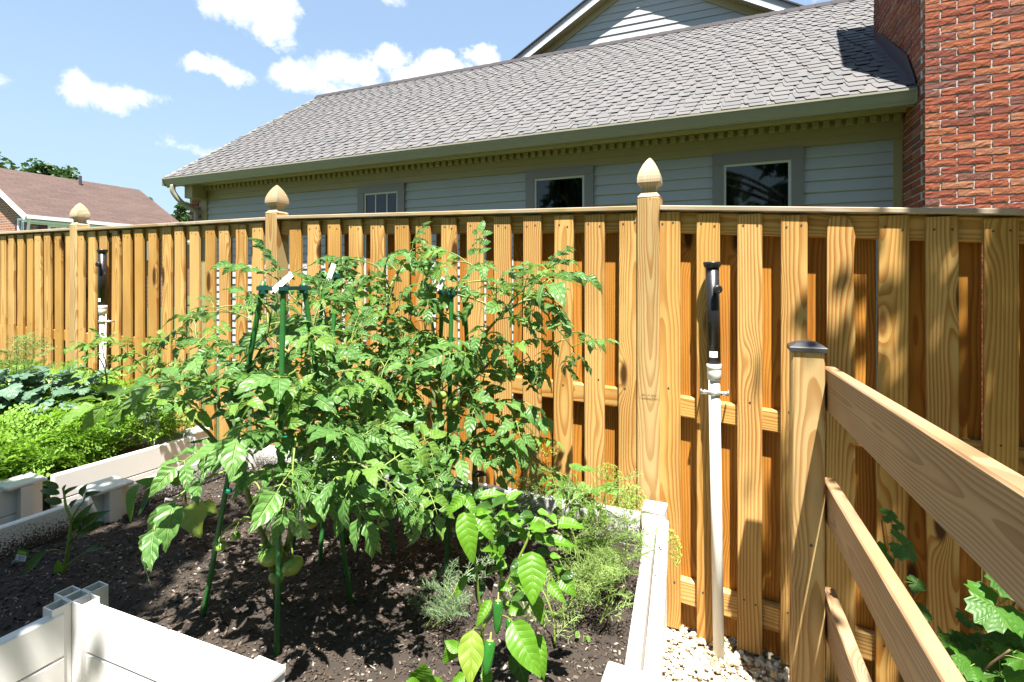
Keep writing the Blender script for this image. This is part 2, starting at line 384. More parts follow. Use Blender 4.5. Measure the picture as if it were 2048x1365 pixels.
BROWNROOF = brownroof()
# ================================================================== GROUND
SEC = [(-9.0,-4.253,1.895,1.849),(-4.253,-2.183,1.842,1.823),(-2.183,.006,1.828,1.757),(.006,2.08,1.758,1.612)]
POSTX = [-8.9,-6.4,-4.253,-2.183,.006,2.08]
def cap_z(x):
    for a, b, za, zb in SEC:
        if x <= b: return za+(zb-za)*(x-a)/(b-a)
    return 1.612-(x-2.08)*.07
def gz(x): return max(-.12, min(.13, cap_z(max(-9, min(3, x)))-1.755))
mb = MB(); xs = [-600,-200,-80,-40,-20,-12,-9,-7,-5,-4,-3,-2,-1,-.5,0,.5,1,1.5,2,3,6,12,40,200,600]; ys = [-600,-100,-20,-6,-3,-1,0,1,3,6,12,30,80,200,600]
for y in ys:
    for x in xs: mb.v.append((x, y, gz(x)-.03))
nx = len(xs)
for j in range(len(ys)-1):
    for i in range(nx-1): mb.f.append([j*nx+i, j*nx+i+1, (j+1)*nx+i+1, (j+1)*nx+i]); mb.mi.append(0)
me = mb.mesh('ground', [LAWN], True)
g = obj('ground', me, M=FF.M()); tag(g, kind='structure')
def sheet(name, x0, x1, y0, y1, step, zf, mat, inside=None):
    mb = MB(); nx = int((x1-x0)/step)+1; ny = int((y1-y0)/step)+1
    for j in range(ny):
        for i in range(nx):
            x = x0+i*step; y = y0+j*step; mb.v.append((x, y, zf(x, y)))
    for j in range(ny-1):
        for i in range(nx-1):
            if inside is None or inside(x0+(i+.5)*step, y0+(j+.5)*step):
                mb.f.append([j*nx+i, j*nx+i+1, (j+1)*nx+i+1, (j+1)*nx+i]); mb.mi.append(0)
    o = obj(name, mb.mesh(name, [mat], True), M=FF.M()); return tag(o, kind='structure')
sheet('gravel_path', -6, 2.0, -1.6, .06, .1, lambda x, y: gz(x)-.018+.01*noise.noise((x*3, y*3, 1)), GBASE)
WALLX = lambda y: .035+.10*(-y-.14)                 # the right wall runs slightly askew
def in_bed(x, y):
    if not (-2.2 < x < WALLX(y)-.02 and -2.55 < y < -.16): return False
    return not (-1.42 < x < -.655 and y < -1.385)
def soil_z(x, y):
    return .372+.05*noise.noise((x*1.3, y*1.3, 5))+.022*noise.noise((x*5, y*5, 2))+.010*noise.noise((x*17, y*17, 3))
sheet('soil', -2.2, .27, -2.56, -.15, .018, lambda x, y: soil_z(x, y), SOIL, in_bed)
sheet('soil', -7.0, -2.69, -2.5, -.2, .08, lambda x, y: .42+.02*noise.noise((x*3, y*3, 8)), SOIL)

# stones and chips
def ico():
    bm = bmesh.new(); bmesh.ops.create_icosphere(bm, subdivisions=1, radius=1); r = ([tuple(v.co) for v in bm.verts], [tuple(v.index for v in f.verts) for f in bm.faces]); bm.free(); return r
ICO = ico()
ROCKS = []
for k in range(24):
    rs = random.Random(k); ROCKS.append([V(v)*(1+rs.uniform(-.22, .22)) for v in ICO[0]])
mb = MB(); rg = random.Random(3)
def pebble(x, y, z, s):
    M = Matrix.Translation((x, y, z)) @ Euler((rg.uniform(-.5,.5), rg.uniform(-.5,.5), rg.uniform(0,6.3))).to_matrix().to_4x4() @ Matrix.Diagonal((s*rg.uniform(.8,1.35), s*rg.uniform(.7,1.1), s*rg.uniform(.5,.8), 1))
    mb.add([M @ v for v in rg.choice(ROCKS)], ICO[1])
for layer in range(2):
    n = 5200 if layer == 0 else 3600
    for _ in range(n):
        x = rg.uniform(-.02, 1.25); y = rg.uniform(-1.35, .05)
        if x < WALLX(y)+.05: continue
        if x > .75 and rg.random() < .3: continue
        s = rg.choice([.006,.008,.009,.011,.013,.016]); pebble(x, y, gz(x)-.014+layer*.012+.01*noise.noise((x*3,y*3,1))+s*.3, s)
for _ in range(700): x = rg.uniform(-2.2, 0); s = rg.uniform(.006, .013); pebble(x, rg.uniform(-.1, 0), gz(x)-.012+s*.3, s)
o = mb.build('gravel', GRAVEL, smooth=False, M=FF.M()); tag(o, 'cream and tan gravel spread beside the raised bed along the fence', 'gravel', kind='stuff')
mb = MB(); rg = random.Random(5)
for k in range(30000):
    x = rg.uniform(-2.19, .2); y = -rg.uniform(.17, 1.9)
    if not in_bed(x, y): continue
    L = rg.choice([.0025,.003,.0035,.004,.005,.006,.008]); W = L*rg.uniform(.3,.8); T = L*rg.uniform(.15,.4)
    if rg.random() < .012: L *= 2.6; W *= .5
    M = Matrix.Translation((x, y, soil_z(x, y)+rg.uniform(0,.005))) @ Euler((rg.gauss(0,.45), rg.gauss(0,.45), rg.uniform(0,6.3))).to_matrix().to_4x4()
    vs = [(-L,-W*.6,0),(L*.8,-W,0),(L,W*.7,0),(-L*.8,W,0),(-L*.7,-W*.4,T),(L*.6,-W*.7,T),(L*.8,W*.5,T),(-L*.6,W*.7,T)]
    mb.add([M @ V(v) for v in vs], [(4,5,6,7),(0,1,5,4),(1,2,6,5),(2,3,7,6),(3,0,4,7)])
o = mb.build('mulch', CHIPS, M=FF.M()); tag(o, 'dark brown bark mulch crumbs covering the soil of the raised bed', 'mulch', kind='stuff')

# ================================================================== WOODEN FENCE
def board_mesh(name, L, W, T, mats, bev=.003, nails=(), wane=0, seed=0):
    """length along z, face towards -y; nails are black heads on the face"""
    mb = MB(); mb.box(-W/2, W/2, -T/2, T/2, 0, L)
    me = mb.mesh(name, mats)
    bevel(me, bev)
    if wane or nails:
        bm = bmesh.new(); bm.from_mesh(me)
        for nxx, nz in nails:
            r = bmesh.ops.create_circle(bm, cap_ends=True, segments=6, radius=.0042, matrix=Matrix.Translation((nxx, -T/2-.0012, nz)) @ Matrix.Rotation(R(90), 4, 'X'))
            for f in {f for v in r['verts'] for f in v.link_faces}: f.material_index = 1
        bm.to_mesh(me); bm.free()
    return me
fence = thing('wooden_fence', 'tall new shadowbox wooden fence with pointed post tops running behind the raised beds', 'fence', FF.w(0, 0), FF.a)
PW, PT = .0885, .018
PH = 1.71
rg = random.Random(11)
front_me = [board_mesh('picket', PH, PW, PT, [PINE, NAIL], .002, [(-.022+rg.uniform(-.006,.006), PH-.045+rg.uniform(-.008,.008)), (.022+rg.uniform(-.006,.006), PH-.045+rg.uniform(-.008,.008)), (rg.uniform(-.02,.02), .97+rg.uniform(-.02,.02)), (-.02, .2), (.021, .19)]) for _ in range(6)]
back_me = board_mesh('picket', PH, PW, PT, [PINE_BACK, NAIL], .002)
# one picket with a waney corner, like the broken-topped one in the photograph
def waney():
    mb = MB(); out = [(-.5,0),(.5,0),(.5,.80),(.43,.86),(.46,.93),(.5,.955),(.43,.975),(.30,.992),(.1,1.),(-.36,1.),(-.46,.992),(-.5,.97)]
    pts = [(x*PW, z*PH) for x, z in out]; n = len(pts)
    vs = [(x, -PT/2, z) for x, z in pts]+[(x*1.0, PT/2, z) for x, z in pts]
    mb.add(vs, [tuple(range(n)), tuple(range(n, 2*n))[::-1]]+[(i, n+i, n+(i+1)%n, (i+1)%n) for i in range(n)])
    return mb.mesh('picket', [PINE, NAIL])
waney_me = waney()
def picket(xl, yc, me, dz=0):
    xc = xl+PW/2; zt = cap_z(xc)-.030+dz; zb = cap_z(xc)-1.752+rg.uniform(-.012,.012)
    obj('picket', me, fence, loc=(xc, yc, zb), rot=(rg.gauss(0,.0015), rg.gauss(0,.003), 0), scale=(1, 1, (zt-zb)/PH))
fl4 = [.046+.1512*k for k in range(13)]; bl4 = [.1215+.1512*k for k in range(13)]
fl3 = [-.125-.1481*k for k in range(14)]; bl3 = [-.053-.1481*k for k in range(14)]
fl2 = [-2.356-.1443*k for k in range(14)]; bl2 = [-2.284-.1443*k for k in range(14)]
fl1 = [-4.386-.142*k for k in range(30)]; bl1 = [-4.315-.142*k for k in range(30)]
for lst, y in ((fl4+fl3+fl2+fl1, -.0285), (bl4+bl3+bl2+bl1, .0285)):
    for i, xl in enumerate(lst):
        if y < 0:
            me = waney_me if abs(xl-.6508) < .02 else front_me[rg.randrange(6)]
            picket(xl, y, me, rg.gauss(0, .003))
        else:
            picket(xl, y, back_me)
for a, b, za, zb in SEC:
    a0, b0 = a+.047, b-.047; L = math.hypot(b0-a0, (zb-za)*(b0-a0)/(b-a)); sl = (zb-za)/(b-a)
    ang = math.atan(sl)
    def zz(x): return za+sl*(x-a)
    me = board_mesh('top_cap', L, .105, .020, [CAPW], .003)
    # lying flat: length along x
    RX = Matrix.Rotation(-ang, 4, 'Y') @ Matrix.Rotation(R(90), 4, 'Y')
    M = Matrix.Translation((a0, 0, zz(a0)-.010)) @ RX @ Matrix.Rotation(R(90), 4, 'Z')
    obj('top_cap', me, fence, M=M)
    for drop, h in ((.022, .088), (.787, .085), (1.545, .100)):
        me = board_mesh('rail', L, h, .038, [PINE], .006)
        M = Matrix.Translation((a0, 0, zz(a0)-drop-h/2)) @ RX
        obj('rail', me, fence, M=M)
def finial_mesh():
    mb = MB()
    prof = [(.046,0),(.046,.004),(.034,.020),(.029,.026),(.029,.046),(.034,.054),(.0455,.064),(.0475,.068),(.0475,.082),(.0455,.098),(.041,.115),(.0345,.133),(.026,.151),(.016,.168),(.007,.180),(.001,.186)]
    mb.lathe(prof, 4, square=True)
    me = mb.mesh('finial', [FINW]); return bevel(me, .0018)
fin = finial_mesh()
for px_, top in zip(POSTX, (1.94,1.90,1.868,1.845,1.792,1.65)):
    me = board_mesh('post', top+.25, .093, .093, [PINE_POST], .004)
    p = obj('post', me, fence, loc=(px_, -.0045, -.25))
    f = obj('finial', fin, p, loc=(0, 0, top+.2495), rot=(0, 0, rg.gauss(0,.05)), scale=(1, 1, .94))
    if px_ == .006:                                     # the upside-down treatment stamp printed on the post
        for body, z, s in ((')ICO x + SO', .962, .012), ('UNZ7NOMI I', .948, .013)):
            t = text_mesh(body, s); t.materials.append(INK)
            obj('stamp', t, p, M=Matrix.Translation((.004, -.0472, z+.25)) @ Matrix.Rotation(R(90), 4, 'X') @ Matrix.Rotation(pi, 4, 'Z'))

# ================================================================== IRRIGATION STANDPIPES
def standpipe(fx, ztop, zbase, lean, label, labelled=True):
    b = FF.w(fx, -.085, zbase); root = thing('standpipe', label, 'pipe', b, FF.a, 'pipes clipped to the fence')
    H = ztop-zbase; tl = lambda z: V((lean*z/H, 0, z))
    zc = H-.405
    def tb(name, z0, z1, prof, mat, k=20):
        mb = MB(); pts = [(r, z) for r, z in prof]
        ang = math.atan2(lean, H); M = Matrix.Translation(tl(z0)) @ Matrix.Rotation(ang, 4, 'Y')
        mb.lathe(pts, k); return mb.build(name, mat, root, True, M=M)
    tb('white_pipe', 0, zc, [(.0210, -.1), (.0210, zc)], PVC)
    tb('coupling', zc-.055, zc, [(.0235,0),(.0262,.002),(.0262,.040),(.0258,.041),(.0275,.043),(.0275,.062),(.024,.064)], PVC)
    bt = tb('black_tube', zc+.008, H, [(.0255,0),(.0255,H-zc-.012)], BLACKP)
    tb('rim', H-.022, H, [(.026,0),(.031,.006),(.0335,.02),(.032,.024),(.029,.024),(.028,.015)], BLACKP)
    mb = MB(); mb.lathe([(.010,0),(.010,.012),(.0165,.014),(.0165,.026),(.013,.029),(.008,.029)], 14, M=Matrix.Translation(tl(H-.105)+V((.006,-.022,0))) @ Matrix.Rotation(R(-65), 4, 'Z') @ Matrix.Rotation(R(80), 4, 'X').inverted().to_4x4() if False else Matrix.Translation(tl(H-.105)+V((.012,-.020,0))) @ Matrix.Rotation(R(25), 4, 'Z') @ Matrix.Rotation(R(90), 4, 'X'))
    mb.build('knob', BLACKP, root, True)
    zs = zc-.115
    mb = MB(); mb.lathe([(.0235,0),(.0255,.001),(.0255,.015),(.0235,.016)], 18, M=Matrix.Translation(tl(zs)))
    c = tl(zs); mb.box(c.x-.052, c.x-.024, -.004, .0, zs+.001, zs+.016); mb.box(c.x+.024, c.x+.052, -.004, 0, zs+.001, zs+.016)
    mb.box(c.x-.052, c.x-.048, 0, .048, zs+.001, zs+.016); mb.box(c.x+.048, c.x+.052, 0, .048, zs+.001, zs+.016)
    mb.build('strap', STEEL, root, True)
    mb = MB(); c = tl(zc+.035)
    for k in range(5):
        a0 = R(-125+k*14); a1 = R(-125+(k+1)*14)
        mb.add([(c.x+.0262*cos(a0), .0262*sin(a0), c.z), (c.x+.0262*cos(a1), .0262*sin(a1), c.z), (c.x+.0262*cos(a1), .0262*sin(a1), c.z+.024), (c.x+.0262*cos(a0), .0262*sin(a0), c.z+.024)], [(0,1,2,3)])
    mb.build('sticker', PAPER, root)
standpipe(.283, 1.513, -.04, -.025, 'white and black plastic standpipe strapped to the fence right of the tallest post')
p = FF.hit(208, 500, -.085); standpipe(p[0], p[1], .1, -.02, 'far standpipe of white and black plastic on the left fence panel')

# ================================================================== RAISED BEDS
RIM = .505
def plank(name, parent, p0, p1, z0, h, th, mat):
    d = V((p1[0]-p0[0], p1[1]-p0[1])); L = d.length; a = math.atan2(d.y, d.x)
    mb = MB(); mb.box(0, L, -th/2, th/2, 0, h-.0025); me = bevel(mb.mesh(name, [mat]), .004)
    return obj(name, me, parent, loc=(p0[0], p0[1], z0), rot=(0, 0, a))
def wall(parent, p0, p1, top=RIM, inset=.045, n=4, mat=VINYL_D, th=.036):
    d = (V(p1)-V(p0)).normalized(); a = V(p0)+d*inset; b = V(p1)-d*inset
    for k in range(n): plank('wall_board', parent, a, b, top-.125*(k+1), .125, th, mat)
def tube_sq(mb, cx, cy, s, t, z0, z1):
    h = s/2
    mb.box(cx-h, cx+h, cy-h, cy-h+t, z0, z1); mb.box(cx-h, cx+h, cy+h-t, cy+h, z0, z1)
    mb.box(cx-h, cx-h+t, cy-h+t, cy+h-t, z0, z1); mb.box(cx+h-t, cx+h, cy-h+t, cy+h-t, z0, z1)
def bed_post(parent, x, y, top=RIM+.018, cap=True, arm=.050, capw=.150, rot=0, z0=-.05, four=True):
    mb = MB()
    for cx, cy in ((0,0),(arm+.001,0),(-arm-.001,0),(0,arm+.001),(0,-arm-.001)):
        if not four and (cx or cy): continue
        tube_sq(mb, cx, cy, arm if four else .085, .0035, z0, top)
    p = mb.build('corner_post', VINYL, parent, loc=(x, y, 0), rot=(0,0,rot))
    if cap:
        h = capw/2; mc = MB(); mc.box(-h, h, -h, h, top, top+.016)
        me = bevel(mc.mesh('post_cap', [VINYL]), .004); obj('post_cap', me, p)
    return p
bed = thing('raised_bed', 'white vinyl raised bed with brown soil holding the staked tomato plants', 'raised bed', FF.w(-.75, -.9), FF.a, 'white vinyl raised beds')
bed.location = FF.w(0, 0); 
wall(bed, (-2.22,-.14), (.035,-.14))
wall(bed, (-2.22,-.14), (-2.22,-.89)); wall(bed, (-2.22,-.89), (-2.22,-1.72)); wall(bed, (-2.22,-1.72), (-2.22,-2.6))
wall(bed, (.035,-.14), (WALLX(-1.07)+.0,-1.07), mat=VINYL); wall(bed, (WALLX(-1.07),-1.07), (WALLX(-2.5),-2.5), mat=VINYL)
wall(bed, (-1.40,-1.39), (-.67,-1.36), mat=VINYL); wall(bed, (-1.40,-1.39), (-1.40,-2.3), mat=VINYL); wall(bed, (-.67,-1.36), (-.67,-2.3), mat=VINYL)
bed_post(bed, -2.22, -.14, capw=.10, four=False); bed_post(bed, .045, -.13, capw=.09, four=False)
bed_post(bed, -2.22, -.895, capw=.152); bed_post(bed, -2.22, -1.72, capw=.152)
bed_post(bed, WALLX(-1.07)-.005, -1.09, capw=.10, four=False)
bed_post(bed, -1.41, -1.395, top=RIM+.016, cap=False, arm=.046)
bed_post(bed, -.672, -1.395, top=RIM+.003, capw=.092, four=False)
pl = plank('edge_board', bed, (.035+.047,-.15), (WALLX(-1.35)+.047,-1.35), RIM-.09, .085, .040, plain('worn white board', (.74,.70,.62), .7, .12, 9, .2, .3, 0, (30,.62,(.45,.36,.25))))
bed2 = thing('raised_bed', 'left raised bed of white vinyl overflowing with kale and feathery carrot tops', 'raised bed', FF.w(0, 0), FF.a, 'white vinyl raised beds')
wall(bed2, (-2.68,-.16), (-2.68,-.93), mat=VINYL); wall(bed2, (-2.68,-.93), (-2.68,-1.75), mat=VINYL)
wall(bed2, (-5.8,-.16), (-2.68,-.16), mat=VINYL); wall(bed2, (-5.8,-1.75), (-2.68,-1.75), mat=VINYL)
bed_post(bed2, -2.68, -.16, capw=.10, four=False); bed_post(bed2, -2.70, -1.00, capw=.150, top=RIM-.004); bed_post(bed2, -2.68, -1.75, capw=.152)

# ================================================================== BOARD RAILING AT THE RIGHT
rail = thing('board_railing', 'three-board wooden railing with a black-capped post in front of the fence', 'railing', FF.w(.557, -.327), FF.a)
me = board_mesh('post', 1.42, .093, .093, [PINE_POST], .005); obj('post', me, rail, loc=(0, 0, -.2))
mb = MB(); mb.lathe([(.050,1.212),(.053,1.214),(.053,1.226),(.050,1.229),(.030,1.240),(.006,1.246)], 4, square=True)
mb.build('post_cap', plain('grey black post cap', (.028,.028,.031), .55, .15, 20), rail)
mb = MB(); mb.lathe([(.0045,0),(.0045,.0012)], 8, 0, Matrix.Translation((.008, -.0466, .60)) @ Matrix.Rotation(R(90), 4, 'X')); mb.build('screw', NAIL, rail)
for k, (zt, zb) in enumerate(((1.160,1.024),(.793,.667),(.432,.292))):
    L = 2.3; me = board_mesh('rail', L, zt-zb, .036, [PINE_RAIL], .004)
    # length along -y, face towards -x
    ax = V((.038, -1, .031)).normalized(); up = V((0,0,1)); up = (up-ax*up.dot(ax)).normalized(); side = up.cross(ax)
    M = Matrix((( up.x, side.x, ax.x, .068), (up.y, side.y, ax.y, .05), (up.z, side.z, ax.z, (zt+zb)/2-.0015), (0,0,0,1)))
    obj('rail', me, rail, M=M)
# ================================================================== NEIGHBOUR'S HOUSE
house = thing('neighbour_house', 'cream-sided house with grey shingle roof and red brick chimney behind the fence', 'house', HF.w(0, 0), HF.a)
XL, XR = -9.42, 3.0                                   # wall ends
EY, EZ = -.445, 3.085                                 # eave edge
PITCH = math.atan2(5.455-3.085, 3.30); RUN = 3.30; RX0 = -9.72; RX1 = 3.2; RIDGE_Y = EY+RUN; RIDGE_Z = 5.455
# measured windows
def win_from(pxs, pyt, frame_px):
    x0, z0 = HF.hit(pxs[0], pyt[0], -.03); x1, z1 = HF.hit(pxs[1], pyt[1], -.03); return x0, x1, (z0+z1)/2
WINS = [win_from((716,809),(374,366),0), win_from((1052,1187),(343,331),0), win_from((1425,1607),(309,294),0)]
back = MB(); back.box(XL, XR, .03, .20, -.2, 3.0)
EXPO = .1135
wl = obj('wall', back.mesh('wall', [SIDING]), house)
# holes are covered by dark room boxes: the wall itself is cut up into strips between the windows
mbw = MB(); cuts = [XL]
for x0, x1, zt in WINS: cuts += [x0+.09, x1-.09]
cuts.append(XR)
for i in range(0, len(cuts), 2): mbw.box(cuts[i], cuts[i+1], .012, .20, -.2, 3.0)
for x0, x1, zt in WINS: mbw.box(x0+.09, x1-.09, .012, .20, zt-.11, 3.0); mbw.box(x0+.09, x1-.09, .012, .20, -.2, .75)
wl.data = mbw.mesh('wall', [SIDING])
def siding_board(L, h):
    mb = MB()                                          # lap profile: bottom edge proud of the top
    mb.prism([(.012,-.0),(-.016,.0),(-.019,.007),(-.002,h+.002),(.012,h+.002)], 0, L); return mb.mesh('siding_board', [SIDING])
FRZ = 2.765                                           # underside of the frieze
k = 0; z = FRZ-EXPO
segs_all = {}
while z > -.1:
    segs = []; xs = XL+.12
    for x0, x1, zt in WINS:
        if z < zt-.0 and z > .66: segs.append((xs, x0)); xs = x1
    segs.append((xs, -.02))
    for a, b in segs:
        key = round(b-a, 3)
        if key not in segs_all: segs_all[key] = siding_board(b-a, EXPO)
        obj('siding_board', segs_all[key], wl, loc=(a, 0, z))
    z -= EXPO; k += 1
# corner board, brick return at the far corner
mb = MB(); mb.box(XL-.02, XL+.12, -.03, .02, -.2, FRZ); mb.build('corner_board', TRIM, house)
mb = MB(); mb.box(-.075, -.004, -.026, .012, -.2, FRZ); mb.build('corner_board', TRIM, house)
BRME = []
def brick_mesh(l=.2045, h=.0505, d=.06, seed=0):
    rs = random.Random(seed); nx_, nz_ = 7, 3; mb = MB(); vs = []
    for j in range(nz_+1):
        for i in range(nx_+1):
            e = (i in (0, nx_)) or (j in (0, nz_))
            vs.append((l*i/nx_+rs.gauss(0,.0018), -rs.uniform(0,.0055) if not e else -.002+rs.gauss(0,.0008), h*j/nz_+(rs.gauss(0,.0015) if j in (0,nz_) else 0)))
    fs = [(j*(nx_+1)+i, j*(nx_+1)+i+1, (j+1)*(nx_+1)+i+1, (j+1)*(nx_+1)+i) for j in range(nz_) for i in range(nx_)]
    n = len(vs); vs += [(0,d,0),(l,d,0),(l,d,h),(0,d,h)]
    b = [i for i in range(nx_+1)]; t = [nz_*(nx_+1)+i for i in range(nx_+1)]
    fs += [tuple(b[::-1])+(n, n+1), tuple(t)+(n+2, n+3), tuple(j*(nx_+1) for j in range(nz_+1))+(n+3, n), tuple(j*(nx_+1)+nx_ for j in range(nz_+1))[::-1]+(n+1, n+2)]
    return mb.add(vs, fs).mesh('brick', [BRICK])
for s in range(9): BRME.append(brick_mesh(seed=s))
HALF = [brick_mesh(l=.097, seed=40+s) for s in range(4)]
# chimney: mortar core with every visible brick a piece of its own
CHX, CHW, CHD = .0, 1.75, .60
CHTOP = 6.15
def shoulder(z): return 0
chim = obj('chimney', MB().box(CHX+.002, CHX+CHW-.004, -CHD+.0030, .9, -.2, CHTOP).mesh('chimney', [MORTAR]), house)
CO, BL_ = .0632, .2085+.0065
rest = MB(); rb = random.Random(21); z = -.15; row = 0
def rest_add(me, M):
    vs = [M @ v.co for v in me.vertices]; rest.add(vs, [tuple(p.vertices) for p in me.polygons])
while z < CHTOP-.06:
    off = 0 if row % 2 == 0 else -.1075
    x = CHX+off
    while x < CHX+CHW-.02:
        half = x < CHX-.01
        xa = CHX if half else x
        me = rb.choice(HALF) if half else rb.choice(BRME)
        if xa+.1 > CHX+CHW: break
        sc = 1 if half or xa+.205 <= CHX+CHW else (CHX+CHW-xa)/.205
        M = Matrix.Translation((xa, -CHD+rb.uniform(-.004,.002), z)) @ Matrix.Diagonal((sc,1,1,1))
        if 1.55 < z < 3.80 and xa < .62: obj('brick', me, chim, M=M)
        else: rest_add(me, M)
        x += BL_
    y = -CHD+.012+(.100 if row % 2 == 0 else 0.0)      # left side of the chimney
    first = row % 2 == 1
    while y < .86:
        l = .100 if first else .205
        me = rb.choice(HALF) if first else rb.choice(BRME); first = False
        # side bricks run along y, face towards -x
        M = Matrix.Translation((CHX+rb.uniform(-.003,.001), y+l, z)) @ Matrix.Rotation(R(-90), 4, 'Z')
        if 1.6 < z < 3.80 and y < .0: obj('brick', me, chim, M=M)
        else: rest_add(me, M)
        y += BL_ if l > .15 else .1075
    z += CO; row += 1
o = rest.build('brickwork', BRICK, chim); tag(o, kind='stuff')
# brick return beside the far downspout
rest = MB()
for r_ in range(46):
    z = -.1+r_*CO
    rest_add(BRME[r_ % 9], Matrix.Translation((XL-.235+(.0 if r_ % 2 else -.05), -.03, z)))
o = rest.build('brickwork', BRICK, house); tag(o, kind='stuff')
mb = MB(); mb.box(XL-.30, XL-.02, -.02, .9, -.2, 2.9); mb.build('end_wall', MORTAR, house)
# frieze, dentils, soffit, fascia, gutter
mb = MB(); mb.box(XL-.02, -.004, -.034, .012, FRZ, FRZ+.075); mb.box(XL-.02, -.004, -.050, .012, FRZ+.075, 2.925); mb.box(XL-.02, -.004, -.062, .012, 2.925, 2.985)
mb.build('frieze', TRIM, house)
dm = bevel(MB().box(-.027, .027, -.115, -.0625, 2.917, 2.976).mesh('dentil', [TRIM]), .002)
nd = 100
for i in range(nd): obj('dentil', dm, house, loc=(-.06-i*(9.33/nd), 0, 0))
mb = MB(); mb.prism([(-.062,2.979),(-.120,2.979),(-.150,3.0),(-.062,3.0)], XL-.02, -.004); mb.build('bed_moulding', TRIM, house)
mb = MB(); mb.box(RX0+.02, -.004, -.335, .01, 3.0, 3.015); mb.build('soffit', TRIM, house)
mb = MB(); mb.box(RX0+.02, -.004, -.355, -.3355, 2.955, 3.09); mb.build('fascia', TRIM, house)
mb = MB()
prof = [(-.357,3.082),(-.357,2.962),(-.405,2.958),(-.412,2.975),(-.428,2.995),(-.447,3.040),(-.452,3.060),(-.462,3.064),(-.462,3.082),(-.455,3.082),(-.448,3.066),(-.440,3.045),(-.408,2.985),(-.400,2.968),(-.363,2.970),(-.363,3.082)]
mb.prism(prof, RX0-.02, -.012); mb.box(RX0-.022, RX0-.016, -.462, -.357, 2.962, 3.08); mb.box(-.016, -.010, -.458, -.357, 2.962, 3.08)
gut = mb.build('gutter', GUTTER, house)
ds = MB(); pth = spline([(XL+.0,-.405,2.97),(XL+.0,-.400,2.86),(XL+.06,-.30,2.70),(XL+.10,-.12,2.60),(XL+.10,-.085,2.50),(XL+.10,-.085,1.2),(XL+.10,-.085,.1)], 5)
pth = [p-V((.14,0,0)) for p in pth]
ds.tube(pth, .040, 8); ds.build('downspout', GUTTER, gut, True)
mb = MB(); mb.box(XL-.02, XL+.16, -.30, -.064, 2.77, 2.995); mb.build('eave_return', TRIM, house)
# roof
roofM = Matrix.Translation((0, EY, EZ)) @ Matrix.Rotation(PITCH, 4, 'X')       # local x along eave, y up the slope
SL = RUN/cos(PITCH)
mb = MB(); mb.box(RX0, RX1, -.0, SL, -.10, -.012)
roof = mb.build('roof', FLASH, house, M=roofM)
mb = MB(); mb.v += [(RX0, RIDGE_Y, RIDGE_Z-.03), (RX1, RIDGE_Y, RIDGE_Z-.03), (RX1, RIDGE_Y+3.3, EZ), (RX0, RIDGE_Y+3.3, EZ)]
mb.f.append([0,1,2,3]); mb.mi.append(0); mb.build('rear_roof_slope', SHING_D, house)
mb = MB(); mb.add([(RX0+.3, EY+.4, EZ-.05), (RX0+.3, RIDGE_Y+2.9, EZ-.05), (RX0+.3, RIDGE_Y, RIDGE_Z-.15)], [(0,1,2)]); mb.build('gable_end', SIDING, house)
CE = .126; NC = int(SL/CE)+1
def tooth(wt, wb, h, seed):
    mb = MB(); T = .010; a = (wt-wb)/2
    top = [(-wb/2, 0), (wb/2, 0), (wt/2, h*.42), (wt/2, h*1.0), (-wt/2, h*1.0), (-wt/2, h*.42)]
    n = 6; vs = [(x, y, T-(y/h)*T*.95) for x, y in top]+[(x, y, -.002) for x, y in top]
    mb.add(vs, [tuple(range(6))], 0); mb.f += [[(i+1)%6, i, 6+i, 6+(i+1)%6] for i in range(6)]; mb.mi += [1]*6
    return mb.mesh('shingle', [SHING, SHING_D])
TEETH = [tooth(wt, wb, CE*1.32, i) for i, (wt, wb) in enumerate(((.155,.135),(.138,.118),(.172,.155),(.125,.105)))]
rr = random.Random(4); cand = []; base = MB(); basemats = [SHING, SHING_D]
for k in range(NC):
    s0 = k*CE
    if s0+CE > SL: s1 = SL
    else: s1 = s0+CE*1.05
    # the lower lamination: flat tabs, thin dark edge below
    x = RX0-.05
    while x < RX1:
        wv = rr.uniform(.22, .38); xa, xb = max(RX0-.02, x), min(RX1, x+wv)
        base.add([(xa, s0, .0065), (xb, s0, .0065), (xb, s1, -.001), (xa, s1, -.001)], [(0,1,2,3)], 0)
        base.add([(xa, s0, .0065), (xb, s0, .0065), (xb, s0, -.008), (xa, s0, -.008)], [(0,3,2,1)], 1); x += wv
    x = RX0+rr.uniform(0, .25)
    while x < RX1-.15:
        i = rr.randrange(4)
        if x < .5: cand.append((x, s0-.046, i))
        x += rr.uniform(.185, .235)
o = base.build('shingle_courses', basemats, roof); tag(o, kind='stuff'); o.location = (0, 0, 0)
def near(c):
    p = roofM @ V((c[0], c[1], 0)); q = HF.w(p.x, p.y, p.z)
    px = CX+F*q.x/q.y; py = HY-F*(q.z-CH)/q.y
    vis = -20 < px < 2070 and py > -15 and c[0] < .05
    return (0 if vis else 1000)+(q-V((0,0,CH))).length
cand = [c for c in cand if c[1] > -.05 and c[1]+CE*1.3 < SL+.05]; cand.sort(key=near)
rest = MB()
for n_, (x, s, i) in enumerate(cand):
    M = Matrix.Translation((x, max(s, -.012), .0065))
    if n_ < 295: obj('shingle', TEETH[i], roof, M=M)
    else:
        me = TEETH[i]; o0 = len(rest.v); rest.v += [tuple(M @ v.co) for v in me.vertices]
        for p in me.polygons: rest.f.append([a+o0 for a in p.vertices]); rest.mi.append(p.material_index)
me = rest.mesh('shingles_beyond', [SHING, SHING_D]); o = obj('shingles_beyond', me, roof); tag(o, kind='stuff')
mb = MB(); xx = RX0
